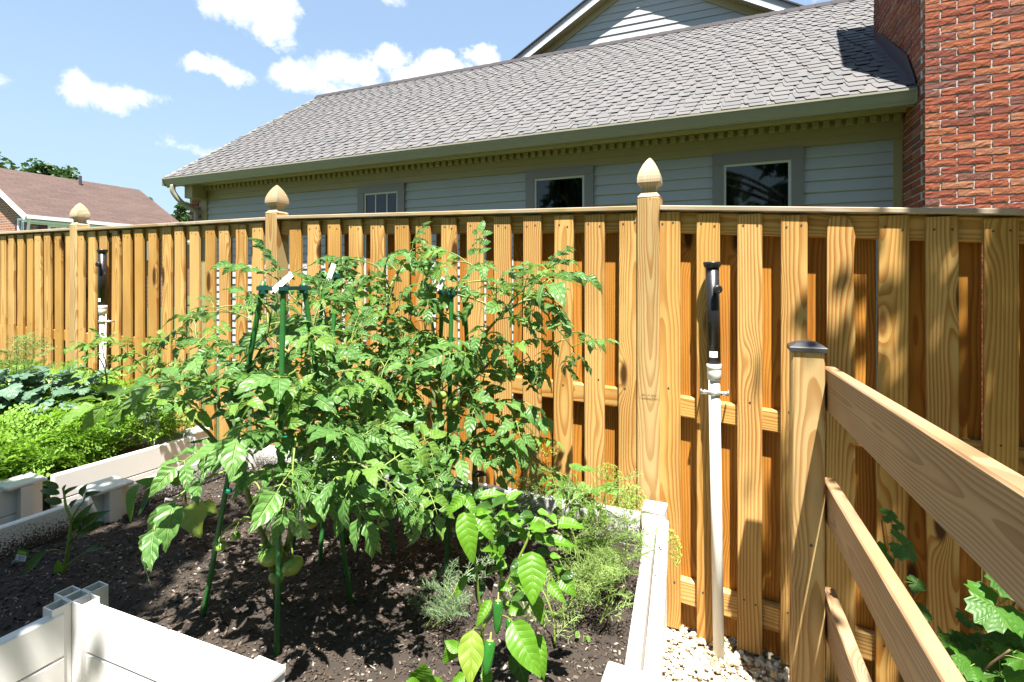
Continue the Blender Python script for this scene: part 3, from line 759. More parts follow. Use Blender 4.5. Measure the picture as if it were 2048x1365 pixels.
while xx < RX1:
    mb.add([(xx, SL-.11, .022), (xx+.2, SL-.11, .016), (xx+.2, SL+.012, .042), (xx, SL+.012, .048), (xx, SL-.11, .0), (xx+.2, SL-.11, .0), (xx+.2, SL+.01, .0), (xx, SL+.01, 0.)], [(0,1,2,3),(0,4,5,1),(3,2,6,7),(0,3,7,4),(1,5,6,2)]); xx += .2
mb.build('ridge_cap', SHING_D, roof)
mb = MB(); mb.box(RX0-.03, RX0+.004, -.02, SL, -.16, .004); mb.build('rake_board', TRIM, roof)
# step flashing and cricket where the chimney meets the roof
mb = MB()
sy = lambda y: EZ+(y-EY)*math.tan(PITCH)
mb.add([(-.018, EY+.02, sy(EY)+.01), (-.018, .9, sy(.9)+.01), (-.018, .9, sy(.9)+.10), (-.018, .55, sy(.55)+.16), (-.018, EY+.25, sy(EY+.25)+.20), (-.018, EY+.02, sy(EY)+.07)], [(0,1,2,3,4,5)])
mb.add([(-.14, EY+.03, sy(EY+.03)+.012), (-.018, EY+.03, sy(EY+.03)+.02), (-.018, .9, sy(.9)+.02), (-.14, .9, sy(.9)+.012)], [(0,1,2,3)])
mb.build('flashing', FLASH, house)
# windows
for wi, (x0, x1, zt) in enumerate(WINS):
    zb = .85; tw = .105; th = .115 if wi == 2 else .10
    mb = MB(); mb.box(x0, x1, -.045, .014, zt-th, zt); mb.box(x0, x0+tw, -.042, .014, zb, zt-th-.001); mb.box(x1-tw, x1, -.042, .014, zb, zt-th-.001); mb.box(x0-.03, x1+.03, -.07, .014, zb-.05, zb-.001)
    fr = mb.build('window', TAUPE, house)
    a, b, t = x0+tw, x1-tw, zt-th
    mb = MB(); s = .026; mb.box(a, b, -.030, .01, t-s, t-.001); mb.box(a, a+s, -.028, .01, zb, t-s-.001); mb.box(b-s, b, -.028, .01, zb, t-s-.001); mb.box(a+s, b-s, -.024, .006, zb, zb+s)
    mb.box(a+s+.001, b-s-.001, -.026, -.004, (t+zb)/2-.02, (t+zb)/2+.02)
    if wi == 0:
        for q in (1, 2): xm = a+(b-a)*q/3; mb.box(xm-.009, xm+.009, -.020, -.008, zb+s, t-s-.001)
        for q in (1, 3): zm = t-(t-zb)*q/4; mb.box(a+s, b-s, -.019, -.009, zm-.009, zm+.009)
    mb.build('sash', SASH, fr)
    mb = MB(); mb.add([(a+s, -.014, zb), (b-s, -.014, zb), (b-s, -.014, t-s), (a+s, -.014, t-s)], [(0,1,2,3)]); mb.build('pane', GLASS, fr)
    mb = MB(); mb.v += [(a-.08, .02, zb-.1), (b+.08, .02, zb-.1), (b+.08, .02, t+.1), (a-.08, .02, t+.1), (a-.08, .9, zb-.1), (b+.08, .9, zb-.1), (b+.08, .9, t+.1), (a-.08, .9, t+.1)]
    mb.f += [[4,5,6,7],[0,1,5,4],[3,7,6,2],[0,4,7,3],[1,2,6,5]]; mb.mi += [0]*5; mb.build('dark_room', DARK, fr)
    if wi:
        mb = MB()
        for sgn in (-1, 1):                            # two sheer curtain panels drawn apart at the middle
            nn = 26; vs = []
            for i in range(nn+1):
                f_ = i/nn; xt = (a+b)/2+sgn*(b-a)*.48*f_; xb_ = (a+b)/2+sgn*(b-a)*(.16+.33*f_)
                vs += [(xt, .10+.018*sin(i*1.9), t+.02), ((xt+xb_)/2, .10+.018*sin(i*1.9+.3), t-.28), (xb_, .10+.02*sin(i*1.9), t-.9)]
            mb.add(vs, [(i*3+j, i*3+j+3, i*3+j+4, i*3+j+1) for i in range(nn) for j in range(2)])
        mb.build('curtain', CURT, fr, True)
# the tall gable of the main wing behind
GY = RIDGE_Y+.42; GO = .19                            # wall plane; rake overhang towards us
def ln(p, q, off):
    a = V(HF.hit(*p, off)); b = V(HF.hit(*q, off)); return a, b
la, lb = ln((1016,126),(1171,0), GY-GO); ra, rb_ = ln((1567,0),(1615,13), GY-GO)
ml = (lb.y-la.y)/(lb.x-la.x); mr_ = (rb_.y-ra.y)/(rb_.x-ra.x); mr_ = -ml
ax_ = ((ra.y-mr_*ra.x)-(la.y-ml*la.x))/(ml-mr_); az_ = la.y+ml*(ax_-la.x)
hw = 4.2; zl = az_-ml*hw
mb = MB(); mb.add([(ax_-hw, GY+.02, zl), (ax_+hw, GY+.02, zl), (ax_, GY+.02, az_), (ax_-hw, GY+6, zl), (ax_+hw, GY+6, zl), (ax_, GY+6, az_)], [(0,1,2),(3,5,4),(0,2,5,3),(1,4,5,2)])
gw = mb.build('gable_wall', SIDING, house)
z = zl; EX2 = .125
while z < az_-.1:
    hx = (az_-z)/ml-.02; hx2 = max(.02, (az_-z-EX2)/ml-.02)
    mb = MB(); zz_ = z
    mb.add([(ax_-hx, GY-.014, zz_), (ax_+hx, GY-.014, zz_), (ax_+hx2, GY, zz_+EX2), (ax_-hx2, GY, zz_+EX2), (ax_-hx, GY+.012, zz_), (ax_+hx, GY+.012, zz_)], [(0,1,2,3),(4,5,1,0)])
    mb.build('siding_board', SIDING, gw); z += EX2
ca = math.atan(ml); FASC = plain('grey rake fascia', (.27,.28,.30), .5, .05, 4)
for sgn in (-1, 1):
    def rk(name, y0, y1, d0, d1, mat, ext=0):          # a slab along the rake, d measured square to the slope (down is negative)
        nrm = V((sgn*sin(ca), cos(ca))); ap = V((ax_, az_)); e = V((ax_+sgn*(hw+.1), az_-ml*(hw+.1)))
        q = [(ap.x, ap.y+d0/cos(ca)), (e.x+nrm.x*d0, e.y+nrm.y*d0), (e.x+nrm.x*d1, e.y+nrm.y*d1), (ap.x, ap.y+d1/cos(ca))]
        vs = [(x, y0, z) for x, z in q]+[(x, y1, z) for x, z in q]
        MB().add(vs, [(0,1,2,3),(7,6,5,4),(0,4,5,1),(1,5,6,2),(2,6,7,3),(3,7,4,0)]).build(name, mat, house)
    rk('rake_shingles', GY-GO-.03, GY+6, -.022, 0., SHING_D)
    rk('rake_fascia', GY-GO, GY-GO+.022, -.19, -.024, FASC)
    rk('rake_trim', GY-GO-.016, GY-GO-.0005, -.185, -.135, WHITE)
    rk('rake_soffit', GY-GO+.0225, GY-.016, -.185, -.172, TRIM)
    rk('rake_frieze', GY-.032, GY-.0165, -.30, -.187, TRIM)

# ================================================================== FAR BRICK HOUSE ON THE LEFT
def far_house(label, ox, oy, half, rise, ez, length, windows=True, chimney=False, sgn=-1, z0=-.6):
    h = thing('brick_house', label, 'house', (ox, oy, 0), HF.a)
    W2 = 2*half
    mb = MB(); mb.box(-W2, 0, 0, length, z0, ez)
    mb.add([(-W2, .0, ez), (0, .0, ez), (-half, .0, ez+rise), (-W2, length, ez), (0, length, ez), (-half, length, ez+rise)], [(0,1,2),(3,5,4),(0,2,5,3),(1,4,5,2)])
    mb.build('wall', FARBRICK, h)
    n = math.atan2(rise, half); ov = .35
    for s in (1, -1):
        L = math.hypot(half, rise)+ov; mb = MB()
        mb.box(0, L, -.25, length+.25, .02, .12); M = Matrix.Translation((-half, 0, ez+rise)) @ (Matrix.Rotation(n, 4, 'Y') if s > 0 else Matrix.Rotation(pi, 4, 'Z') @ Matrix.Rotation(n, 4, 'Y'))
        if s < 0: M = M @ Matrix.Translation((0, -length, 0))
        r = mb.build('roof', BROWNROOF, h, M=M)
        mb = MB(); mb.box(0, L, -.31, -.252, -.10, .10); mb.build('rake_board', WHITE, r)
    e = ez-ov*sin(n)
    mb = MB(); x = ov*cos(n); mb.box(x-.05, x+.10, -.25, length+.25, e-.03, e+.13); mb.build('gutter', WHITE, h)
    mb = MB(); mb.box(-.02, x-.051, -.25, length+.25, e-.16, e-.06); mb.box(.0, .12, -.02, length, e-.22, e-.161); mb.build('soffit', WHITE, h)
    mb = MB(); mb.tube([(x,-.15,e-.02),(.15,-.12,e-.35),(.06,-.10,e-.55),(.06,-.10,z0)], .05, 6); mb.build('downspout', WHITE, h)
    if windows:
        def wn(M, wd, hg, sh=.34):
            mb = MB(); t = .10
            mb.box(-wd/2-t, wd/2+t, -.06, .02, hg, hg+t); mb.box(-wd/2-t, -wd/2, -.06, .02, 0, hg-.001); mb.box(wd/2, wd/2+t, -.06, .02, 0, hg-.001); mb.box(-wd/2-t, wd/2+t, -.08, .02, -t, -.001)
            mb.box(-.02, .02, -.03, .0, 0, hg); mb.box(-wd/2, wd/2, -.032, .002, hg/2-.03, hg/2+.03)
            f = mb.build('window', WHITE, h, M=M)
            MB().add([(-wd/2,-.012,0),(wd/2,-.012,0),(wd/2,-.012,hg),(-wd/2,-.012,hg)], [(0,1,2,3)]).build('pane', plain('pane', (.10,.13,.14), .08, .2, 2), f)
            for s in (-1, 1): mb = MB(); xx = s*(wd/2+t+sh/2+.03); mb.box(xx-sh/2, xx+sh/2, -.05, .0, -.05, hg+.05); mb.build('shutter', SHUTTER, f)
        wn(Matrix.Translation((-.60, -.005, ez-1.32)), .32, 1.1, .17)
        RZ = Matrix.Rotation(R(90), 4, 'Z')
        [wn(Matrix.Translation((.005, yy_, ez-1.66)) @ RZ, .5, 1.2, .27) for yy_ in (.95, 2.6, 4.5)]
    mb = MB(); mb.tube([(-half+.6, length*.55, ez+rise-.5), (-half+.6, length*.55, ez+rise+.25)], .07, 8); mb.build('vent_pipe', FLASH, h)
    if chimney:
        mb = MB(); mb.box(-half-.5, -half+.5, 1.2, 2.2, ez, ez+rise+.55); c = mb.build('chimney', FARBRICK, h)
        mb = MB(); mb.lathe([(.22,ez+rise+.55),(.18,ez+rise+.95),(.22,ez+rise+1.0)], 10, M=Matrix.Translation((-half, 1.7, 0))); mb.build('chimney_pot', plain('terracotta', (.40,.17,.09), .8), c)
    return h
far_house('brown-roofed brick house with maroon shutters at the left edge beyond the fence', -20.65, 22, 4.1, 2.39, 4.33, 6.6)
far_house('distant low house with brick chimney between the brown roof and the cream house', -31.0, 48.0, 4.0, 1.7, 5.35, 9, False, True)
# ================================================================== TREES
def tree(label, base, H, R_, n=5000, leaf=.25, seed=0, clumps=26, low=.35, group=None, mat=None):
    rs = random.Random(seed); t = thing('tree', label, 'tree', base, 0, group)
    mb = MB(); trunk = [(0,0,-.5),(rs.uniform(-.2,.2),rs.uniform(-.2,.2),H*.4),(rs.uniform(-.3,.3),rs.uniform(-.3,.3),H*.85)]
    mb.tube(spline(trunk, 4), [H*.028*(1-.85*i/8) for i in range(9)], 8)
    cl = []
    for k in range(clumps):
        a = rs.uniform(0, 2*pi); hh = rs.uniform(low, 1); rad = R_*math.sqrt(max(.05, 1-((hh-.55)/.52)**2))*rs.uniform(.3,1)
        c = V((cos(a)*rad, sin(a)*rad, H*hh*.95)); cl.append((c, R_*rs.uniform(.22,.42)))
        s = V((0,0,H*max(.25, hh-.3))); mb.tube(spline([s, s.lerp(c, .5)+V((0,0,-.1*R_)), c], 3), [H*.012*(1-.8*i/6) for i in range(7)], 5)
    mb.build('trunk', BARK, t, True)
    lb = MB()
    for k in range(n):
        c, r = rs.choice(cl); d = V((rs.gauss(0,1), rs.gauss(0,1), rs.gauss(0,.8))).normalized()*r*rs.uniform(.35,1.08)
        p = c+d; s = leaf*rs.uniform(.6,1.3); M = Matrix.Translation(p) @ Euler((rs.uniform(-1,1), rs.uniform(-1,1), rs.uniform(0,6.3))).to_matrix().to_4x4()
        lb.add([M @ V(q) for q in ((0,-s,0),(s*.5,-s*.2,.12*s),(s*.4,s*.5,0),(0,s,-.15*s),(-s*.4,s*.5,0),(-s*.5,-s*.2,.12*s))], [(0,1,2,3),(0,3,4,5)], 0, [(0,0),(.3,.5),(.7,.5),(1,0),(.7,-.5),(.3,-.5)])
    lb.build('crown', mat or TREELEAF, t); return t
p = at(-95, 565, 48); tree('tall tree cut by the left edge of the frame above the brown roof', (p.x, p.y, 0), 15.6, 4.3, 9000, .30, 1, 40)
p = at(112, 565, 45); tree('round dark tree rising behind the ridge of the brown roof', (p.x, p.y, 0), 11.7, 2.8, 9000, .26, 2, 40)
p = at(303, 565, 70); tree('tiny treetop just over the end of the brown roof', (p.x, p.y, 0), 13.7, 1.0, 900, .30, 3, 10, .7)
p = at(362, 565, 60); tree('small tree behind the far chimney beside the cream house', (p.x, p.y, 0), 11.6, 1.9, 1600, .28, 4, 18, .5)

for q_, (x_, y_, h_, r_, lab) in enumerate(((-7.5,-8.5,9.0,4.2,'broad tree added unseen behind the viewer, to the left'), (.5,-10.5,10.5,4.5,'tallest tree added unseen behind the viewer, mirrored in the house windows'), (8.0,-7.5,9.5,4.2,'broad tree added unseen behind the viewer, to the right'))):
    tree(lab, (x_, y_, 0), h_, r_, 6500, .34, 60+q_, 44, .12)  # out-of-view trees added to cut low sky light on fence and house

# ================================================================== LEAVES
def leaf_geo(L=1., W=.5, n=10, peak=.4, tip=1.0, serr=0., teeth=5, fold=.15, droop=.4, ruffle=0., rfreq=4, cup=0., rs=None, lobes=None, norm=False, petiole=0):
    """blade along +y from the origin; returns verts, faces, uvs"""
    rs = rs or random.Random(1); ph = rs.uniform(0, 6.3); cols = (-1, -.5, 0, .5, 1); vs = []; uv = []
    ang = 0; y = z = 0.; st = L/n; tw = rs.uniform(-.15,.15)
    for i in range(n+1):
        t = i/n
        wv = (math.sin(pi*t**(math.log(.5)/math.log(peak))))**(.9*tip) if 0 < t < 1 else 0.
        if lobes: wv *= lobes(t)
        for c in cols:
            s = 1.
            if serr and abs(c) == 1:
                q = (t*teeth+.15*(c > 0)) % 1.0; s = 1-serr*(1-q) if q < .999 else 1
                s *= 1+.15*serr*sin(t*23+ph+c)
            x = c*W/2*wv*s
            zz = fold*abs(x)-cup*(x*x)/max(W, .01)*2+ruffle*W*(abs(c)**2)*sin(t*rfreq*2*pi+ph+(1.5 if c > 0 else 0))*(1 if wv > .05 else 0)+ (.02*W*sin(t*9+ph) if c == 0 else 0)
            sy_, cy_ = sin(ang), cos(ang)
            vs.append(V((x+tw*zz, y+zz*sy_*.6, z+zz*cy_))); uv.append((t, c))
        ang -= droop/n; y += st*cos(ang); z += st*sin(ang)
    fs = []
    for i in range(n):
        for j in range(4):
            a = i*5+j; fs.append((a, a+1, a+6, a+5))
    if norm:
        e = vs[n*5+2]; a = math.atan2(e.z, e.y); l = math.hypot(e.y, e.z); Rm = Matrix.Rotation(-a, 4, 'X'); vs = [(Rm @ v) for v in vs]; vs = [V((v.x, v.y/l, v.z/l)) for v in vs]
    return vs, fs, uv
def rot_to(d, up):
    y = V(d).normalized(); x = y.cross(V(up))
    if x.length < 1e-4: x = y.orthogonal()
    x.normalize(); z = x.cross(y); return Matrix((x, y, z)).transposed().to_4x4()
def compound(seed, mat, stemmat, size=1.0, pairs=3, droop=1.1, serr=.30):
    """a tomato leaf, unit length along +y"""
    rs = random.Random(seed); mb = MB(); n = 12; pts = []; ang = rs.uniform(.0,.35); p = V((0,0,0)); side = 0
    for i in range(n+1):
        pts.append(p.copy()); ang -= droop/n*(.5+i/n); side += rs.gauss(0,.02); p = p+V((sin(side), cos(ang), sin(ang)))*(.78/n)
    mb.tube(pts, [.013*(1-.75*i/n) for i in range(n+1)], 5, 1)
    def P(t):
        f = t*n; i = min(n-1, int(f)); return pts[i].lerp(pts[i+1], f-i), (pts[i+1]-pts[i]).normalized()
    def put(pos, d, up, L, W, dr):
        vs, fs, uv = leaf_geo(L, W, 10, .36, 1.15, serr, rs.choice((3,4,4)), rs.uniform(.1,.45), dr, rs.uniform(.03,.08), rs.choice((2,3)), 0, rs)
        M = Matrix.Translation(pos) @ rot_to(d, up) @ Matrix.Rotation(rs.uniform(-.5,.5), 4, 'Y')
        mb.add([M @ v for v in vs], fs, 0, uv)
    for k in range(pairs):
        t = .34+.56*k/max(1, pairs-1)*.98; q, tn = P(min(.97, t)); big = (.30,.34,.30,.26)[k % 4]*rs.uniform(.85,1.1)
        for s in (-1, 1):
            up = V((rs.gauss(0,.15), 0, 1)); sd = tn.cross(V((0,0,1))).normalized()*s
            d = tn*rs.uniform(.4,.8)+sd*1.0+V((0,0,rs.uniform(-.5,.1)))
            pp = q+d.normalized()*.05; mb.tube([q, pp], [.006,.004], 4, 1, False); put(pp, d, up, big, big*rs.uniform(.5,.62), rs.uniform(.4,1.2))
        if k < pairs-1:
            q2, tn2 = P(t+.12)
            for s in (-1, 1):
                sd = tn2.cross(V((0,0,1))).normalized()*s
                put(q2, tn2*.5+sd+V((0,0,.1)), (0,0,1), .11, .075, .4)
    q, tn = P(1.); put(q, tn, tn.cross(V((1,0,0)))*-1 if abs(tn.z) > .9 else (0,0,1), .36, .21, rs.uniform(.3,.9))
    return mb.mesh('leaf', [mat, stemmat], True)
TLEAF = [compound(s, TOMLEAF, STEM, pairs=3, droop=(.5,.7,1.0,1.3,.8,1.1)[s % 6]) for s in range(14)]
TYOUNG = [compound(50+s, TOMPALE, STEM, pairs=3, droop=(.4,.8,1.1)[s % 3]) for s in range(6)]
rl = random.Random(99)
WUP = V((0,0,1))
def put_leaf(parent, me, base, d, size, up=WUP, roll=0., name='leaf'):
    M = Matrix.Translation(V(base)) @ rot_to(d, up) @ Matrix.Rotation(roll, 4, 'Y') @ Matrix.Diagonal((size, size, size, 1))
    return obj(name, me, parent, M=M)
def along(path, step):
    out = []; acc = step*.5
    for a, b in zip(path, path[1:]):
        d = b-a; l = d.length; s = 0
        while acc <= l-s: s += acc; out.append((a+d*(s/l), d.normalized())); acc = step
        acc -= (l-s)
    return out
def tomato_plant(label, base, stems, leaf=(.24,.16), step=.05, meshes=None, start=.15, fruits=(), stemmat=None, r0=.010, heroes=(), group=None, toward=.35, sparse={}, thin=0., low=.66):
    """stems: lists of (px,py,Y) measured on the photograph; base: world point the plant stands on"""
    meshes = meshes or TLEAF
    root = thing('tomato_plant', label, 'plant', base, 0, group); B = V(base); ga = 0.; allp = []
    for si, st in enumerate(stems):
        path = spline([at(*p)-B for p in st], 6); n = len(path); r1 = r0*(1. if si < 2 else .6)
        path = [q+V((rl.gauss(0,.003), rl.gauss(0,.003), 0)) for q in path]
        mb = MB(); mb.tube(path, [max(.0022, r1*(1-.78*i/n)) for i in range(n)], 7)
        mb.build('stem', stemmat or STEMD, root, True)
        allp += path
        pts = along(path, step*sparse.get(si, 1)); m = len(pts)
        for k, (q, tn) in enumerate(pts):
            f = k/max(1, m-1)
            if (si < 2 and f < start) or (f > .55 and rl.random() < thin): continue
            if q.z+B.z < low: continue
            ga += 2.4+rl.uniform(-.5,.5)
            side = V((cos(ga), sin(ga), 0))
            side.y -= toward*rl.random()                     # more of them lean out to the light
            d = side-tn*side.dot(tn)*.5+tn*rl.uniform(.1,.7)+V((0,0,rl.uniform(-.15,.45)))
            sz = (leaf[0]+(leaf[1]-leaf[0])*f)*rl.uniform(.72,1.18)
            mset = TYOUNG if (si > 0 and f > .55 and rl.random() < .6) else meshes
            put_leaf(root, rl.choice(mset), q, d, sz, WUP+V((rl.gauss(0,.25), rl.gauss(0,.25)-.15, 0)), rl.gauss(0,.2))
        tip = path[-1]; tn = (path[-1]-path[-3]).normalized()
        for _ in range(3):
            put_leaf(root, rl.choice(meshes), tip, tn+V((rl.gauss(0,.5), rl.gauss(0,.5), rl.gauss(0,.3))), leaf[1]*rl.uniform(.6,.9))
    for (bx, by, tx, ty, Yb, Yt) in heroes:
        a, b = at(bx, by, Yb)-B, at(tx, ty, Yt)-B; me = rl.choice(TLEAF[:3])
        put_leaf(root, me, a, (b-a)+V((0,0,.35*(b-a).length)), (b-a).length*1.05, V((0,-.75,.65)))
    for (px, py, Y, r) in fruits:
        c = at(px, py, Y)-B; tp_ = c+V((0,0,r*.85)); nr = min(allp, key=lambda p: (p-tp_-V((0,0,.02))).length)
        MB().tube(spline([nr, nr.lerp(tp_, .6)+V((0,0,.03)), tp_+V((0,0,.012)), tp_-V((0,0,.004))], 4), .0026, 6).build('fruit_stalk', STEM, root, True)
        mb = MB(); k = 14; prof = []
        for i in range(11):
            a = -pi/2+pi*i/10; rr_ = cos(a)*(1+.06*cos(2*a)); zz_ = sin(a)*.86-(.10 if i > 8 else 0)*(i-8)/2
            prof.append((max(.01, rr_), zz_))
        vs = []
        mb.lathe([(r_, z_) for r_, z_ in prof], 18)
        mb.v = [(x*(1+.04*cos(5*math.atan2(y, x))), y*(1+.04*cos(5*math.atan2(y, x))), z) for x, y, z in mb.v]
        f = mb.build('tomato', TOMF, root, True, loc=c, scale=(r, r, r), rot=(rl.gauss(0,.35), rl.gauss(0,.35), rl.uniform(0,6)))
        mb = MB()
        for q in range(5):
            a = q*2*pi/5; vs, fs, uv = leaf_geo(.9, .28, 5, .35, 1, 0, 4, .1, -.5, 0, 3, 0); Mq = Matrix.Translation((0,0,.80)) @ Matrix.Rotation(a, 4, 'Z'); mb.add([Mq @ v for v in vs], fs, 0, uv)
        mb.tube([(0,0,.78),(.05,.03,1.1),(.25,.1,1.5)], [.10,.08,.07], 5, 1)
        obj('calyx', mb.mesh('calyx', [TOMLEAF, STEM], True), f)
    return root
SZ = .37
# ------------------------------------------------------------------ stake towers
def tower(label, tops, bases, plate, tagspec, ties=()):
    c = at(*plate); root = thing('tomato_stake', label, 'plant support', (c.x, c.y, SZ), 0, 'green stake towers'); B = V((c.x, c.y, SZ))
    for (tp, bs) in zip(tops, bases):
        a, b = V(bs)-B, at(*tp)-B; a = a-(b-a)*.06; pts = [a.lerp(b, i/22) for i in range(23)]
        mb = MB(); mb.tube(pts, [.0078*(1.09 if i % 2 else 1) for i in range(23)], 8); mb.build('stake', GREENP, root, True)
    # three-armed connector plate
    mb = MB(); tp = [at(*t)-B for t in tops]; zc = c.z-B.z
    ctr = sum(tp, V())/3; ctr.z = zc
    for q in tp:
        d = V((q.x-ctr.x, q.y-ctr.y, 0)); L = d.length+.018; a = math.atan2(d.y, d.x); zq = zc+(q.z-.012-zc)*0
        M = Matrix.Translation((ctr.x, ctr.y, zc)) @ Matrix.Rotation(a, 4, 'Z'); mb.box(0, L, -.013, .013, -.006, .006, 0, M)
        mb.lathe([(.0135,-.016),(.0135,.009)], 12, 0, Matrix.Translation((q.x, q.y, zc)))
    for i in range(3):
        p, q = tp[i], tp[(i+1)%3]; d = V((q.x-p.x, q.y-p.y, 0)); a = math.atan2(d.y, d.x); M = Matrix.Translation((p.x, p.y, zc)) @ Matrix.Rotation(a, 4, 'Z'); mb.box(.008, d.length-.008, -.006, .006, -.005, .004, 0, M)
    mb.build('connector', TEAL, root)
    if tagspec:
        (x0, y0, x1, y1, Y) = tagspec; a, b = at(x0, y0, Y)-B, at(x1, y1, Y)-B; d = b-a; L = d.length; M = Matrix.Translation(a) @ rot_to(d, (0,-.8,.6))
        mb = MB(); w2 = .011; mb.box(-w2*.2, w2*.2, 0, .01, -.0007, .0007, 0, M); mb.box(-w2, w2, .0101, L, -.0007, .0007, 0, M); tg = mb.build('hang_tag', PAPER, root)
        mi_ = MB()
        for r_ in range(8): mi_.box(-.0055, .006-.004*(r_ % 3)*.5, L*.25+r_*L*.075, L*.25+r_*L*.075+.0022, .0008, .0012, 0, M)
        mi_.build('print', INK, tg)
    for (px, py, Y, r) in ties:
        mb = MB(); q = at(px, py, Y)-B; mb.lathe([(r,0),(r+.002,.001),(r+.002,.009),(r,.010)], 12, 0, Matrix.Translation(q)); mb.build('tie', TIE, root)
    return root
tower('front green stake tower with a white tag, nearest the camera', [(527,563,1.52),(567,560,1.50),(607,566,1.60)], [atz(402,1258,SZ), atz(553,1313,SZ), atz(702,1202,SZ)], (566,577,1.54), (542,586,584,549,1.49), [(455,985,1.55,.011),(566,880,1.48,.010)])
tower('middle green stake tower with upright white tag just right of the front one', [(652,545,2.12),(673,542,2.08),(697,546,2.2)], [atz(585,1105,SZ), atz(640,1130,SZ), atz(790,1115,SZ)], (672,553,2.13), (655,566,668,528,2.06))
tower('rear right green stake tower half hidden in the tomato leaves', [(885,560,1.98),(903,586,1.93),(926,565,2.02)], [atz(870,1085,SZ), atz(893,1142,SZ), atz(960,1075,SZ)], (905,586,1.97), (875,582,888,556,1.93))

A = atz(552,1195,SZ)
tomato_plant('large tomato plant with green fruit low on the front stake tower', A, [
    [(552,1195,A.y),(545,1130,1.56),(505,1020,1.54),(475,900,1.53),(490,780,1.55),(535,660,1.6),(560,560,1.62)],
    [(556,1195,A.y),(575,1090,1.55),(600,960,1.52),(625,830,1.55),(615,700,1.6),(640,610,1.65)],
    [(490,960,1.54),(435,890,1.50),(370,825,1.48),(315,790,1.46),(285,800,1.45)],
    [(600,960,1.52),(690,880,1.52),(745,800,1.55),(770,735,1.6)],
    [(475,880,1.53),(425,780,1.6),(400,700,1.7),(385,640,1.75),(365,650,1.75)],
    [(600,980,1.50),(660,930,1.42),(720,930,1.38),(790,980,1.36)],
    [(590,1000,1.5),(570,930,1.42),(560,880,1.38)],
    [(490,800,1.55),(450,730,1.62),(440,690,1.66)],
    [(615,850,1.55),(680,760,1.6),(700,690,1.66)],
    [(600,940,1.5),(640,860,1.47),(665,790,1.5),(650,720,1.55)], [(520,900,1.5),(545,830,1.47),(530,760,1.5)],
  ], (.30,.18), .038, start=.40, r0=.011, sparse={2:2.4, 4:2.4, 5:1.6, 7:1.8}, thin=.5, low=.88,
  fruits=[(543,1108,1.53,.036),(585,1132,1.52,.030),(620,1044,1.44,.022),(413,930,1.46,.022),(472,1072,1.56,.013),(441,1092,1.50,.016),(553,1155,1.57,.022),(520,1000,1.5,.02)],
  heroes=[(592,868,592,1085,1.42,1.33),(640,960,720,1090,1.42,1.34),(735,900,800,1060,1.45,1.38),(660,900,620,1010,1.38,1.34)])
Bp = atz(690,1085,SZ)
tomato_plant('tall tomato plant in the middle climbing the upright-tagged stake tower', Bp, [
    [(690,1085,Bp.y),(682,950,2.1),(672,800,2.12),(660,680,2.18),(640,590,2.2)],
    [(694,1085,Bp.y),(705,950,2.08),(740,800,2.08),(765,670,2.1),(790,560,2.12),(825,500,2.15)],
    [(682,950,2.1),(770,860,2.05),(825,750,2.05),(850,660,2.1)],
    [(672,800,2.12),(590,720,2.16),(500,640,2.2),(430,615,2.25)],
    [(740,800,2.08),(720,700,2.1),(700,620,2.12),(690,560,2.15)],
    [(660,700,2.15),(600,610,2.2),(570,560,2.22),(620,530,2.25)],
    [(790,600,2.12),(760,540,2.15),(720,520,2.18)],
    [(700,900,2.0),(780,900,1.9),(850,880,1.85)],
    [(705,950,2.05),(760,850,1.95),(800,780,1.95),(810,700,2.0)],
  ], (.32,.19), .036, start=.25, r0=.010, sparse={3:2.6, 5:1.5}, thin=.38, fruits=[(552,838,2.0,.02),(815,770,2.0,.02)], heroes=[(820,740,812,800,1.95,1.9)])
Cp = atz(900,1100,SZ)
tomato_plant('sprawling tomato plant at the rear right, one branch drooping in front of the fence', Cp, [
    [(900,1100,Cp.y),(890,950,1.93),(880,800,1.95),(870,690,1.97),(860,600,2.0),(850,545,2.0)],
    [(935,1110,1.9),(950,950,1.92),(945,830,1.93),(945,720,1.95),(1000,630,1.95),(1060,565,1.95),(1095,540,1.95)],
    [(1000,630,1.95),(1060,600,1.93),(1100,640,1.92),(1150,705,1.92)],
    [(945,830,1.93),(1005,800,1.9),(1040,860,1.88),(1075,920,1.87),(1110,945,1.87)],
    [(880,800,1.95),(820,700,1.97),(785,620,2.0)],
    [(1000,630,1.95),(975,560,1.98),(930,525,2.0),(900,530,2.0)],
    [(945,760,1.95),(1010,700,1.95),(1040,690,1.93),(1060,720,1.93)],
    [(890,900,1.93),(960,880,1.85),(1010,900,1.82)],
    [(900,960,1.92),(850,940,1.78),(830,1000,1.72)],
    [(1060,565,1.95),(1085,570,1.9),(1105,600,1.88)],
  ], (.30,.17), .040, start=.25, thin=.2, r0=.010, fruits=[(905,805,1.85,.024),(885,790,1.9,.02)], heroes=[(935,770,945,810,1.85,1.82),(850,900,880,1010,1.72,1.68),(840,1000,820,1080,1.66,1.62)])
mb = MB(); c = atz(955, 945, .6)
mb.lathe([(.012,-.008),(.016,-.006),(.016,.006),(.012,.008)], 10); mb.tube([(-.02,-.012,0),(.03,-.014,.004)], .006, 6); mb.tube([(0,-.01,.0),(.02,-.02,.014)], .004, 5)
o = mb.build('clip', BLACKP, None, True, loc=at(957,948,1.88)); tag(o, 'small black plastic clip gripping a tomato stem above the back wall of the bed', 'clip')
S = at(260, 860, 2.95)
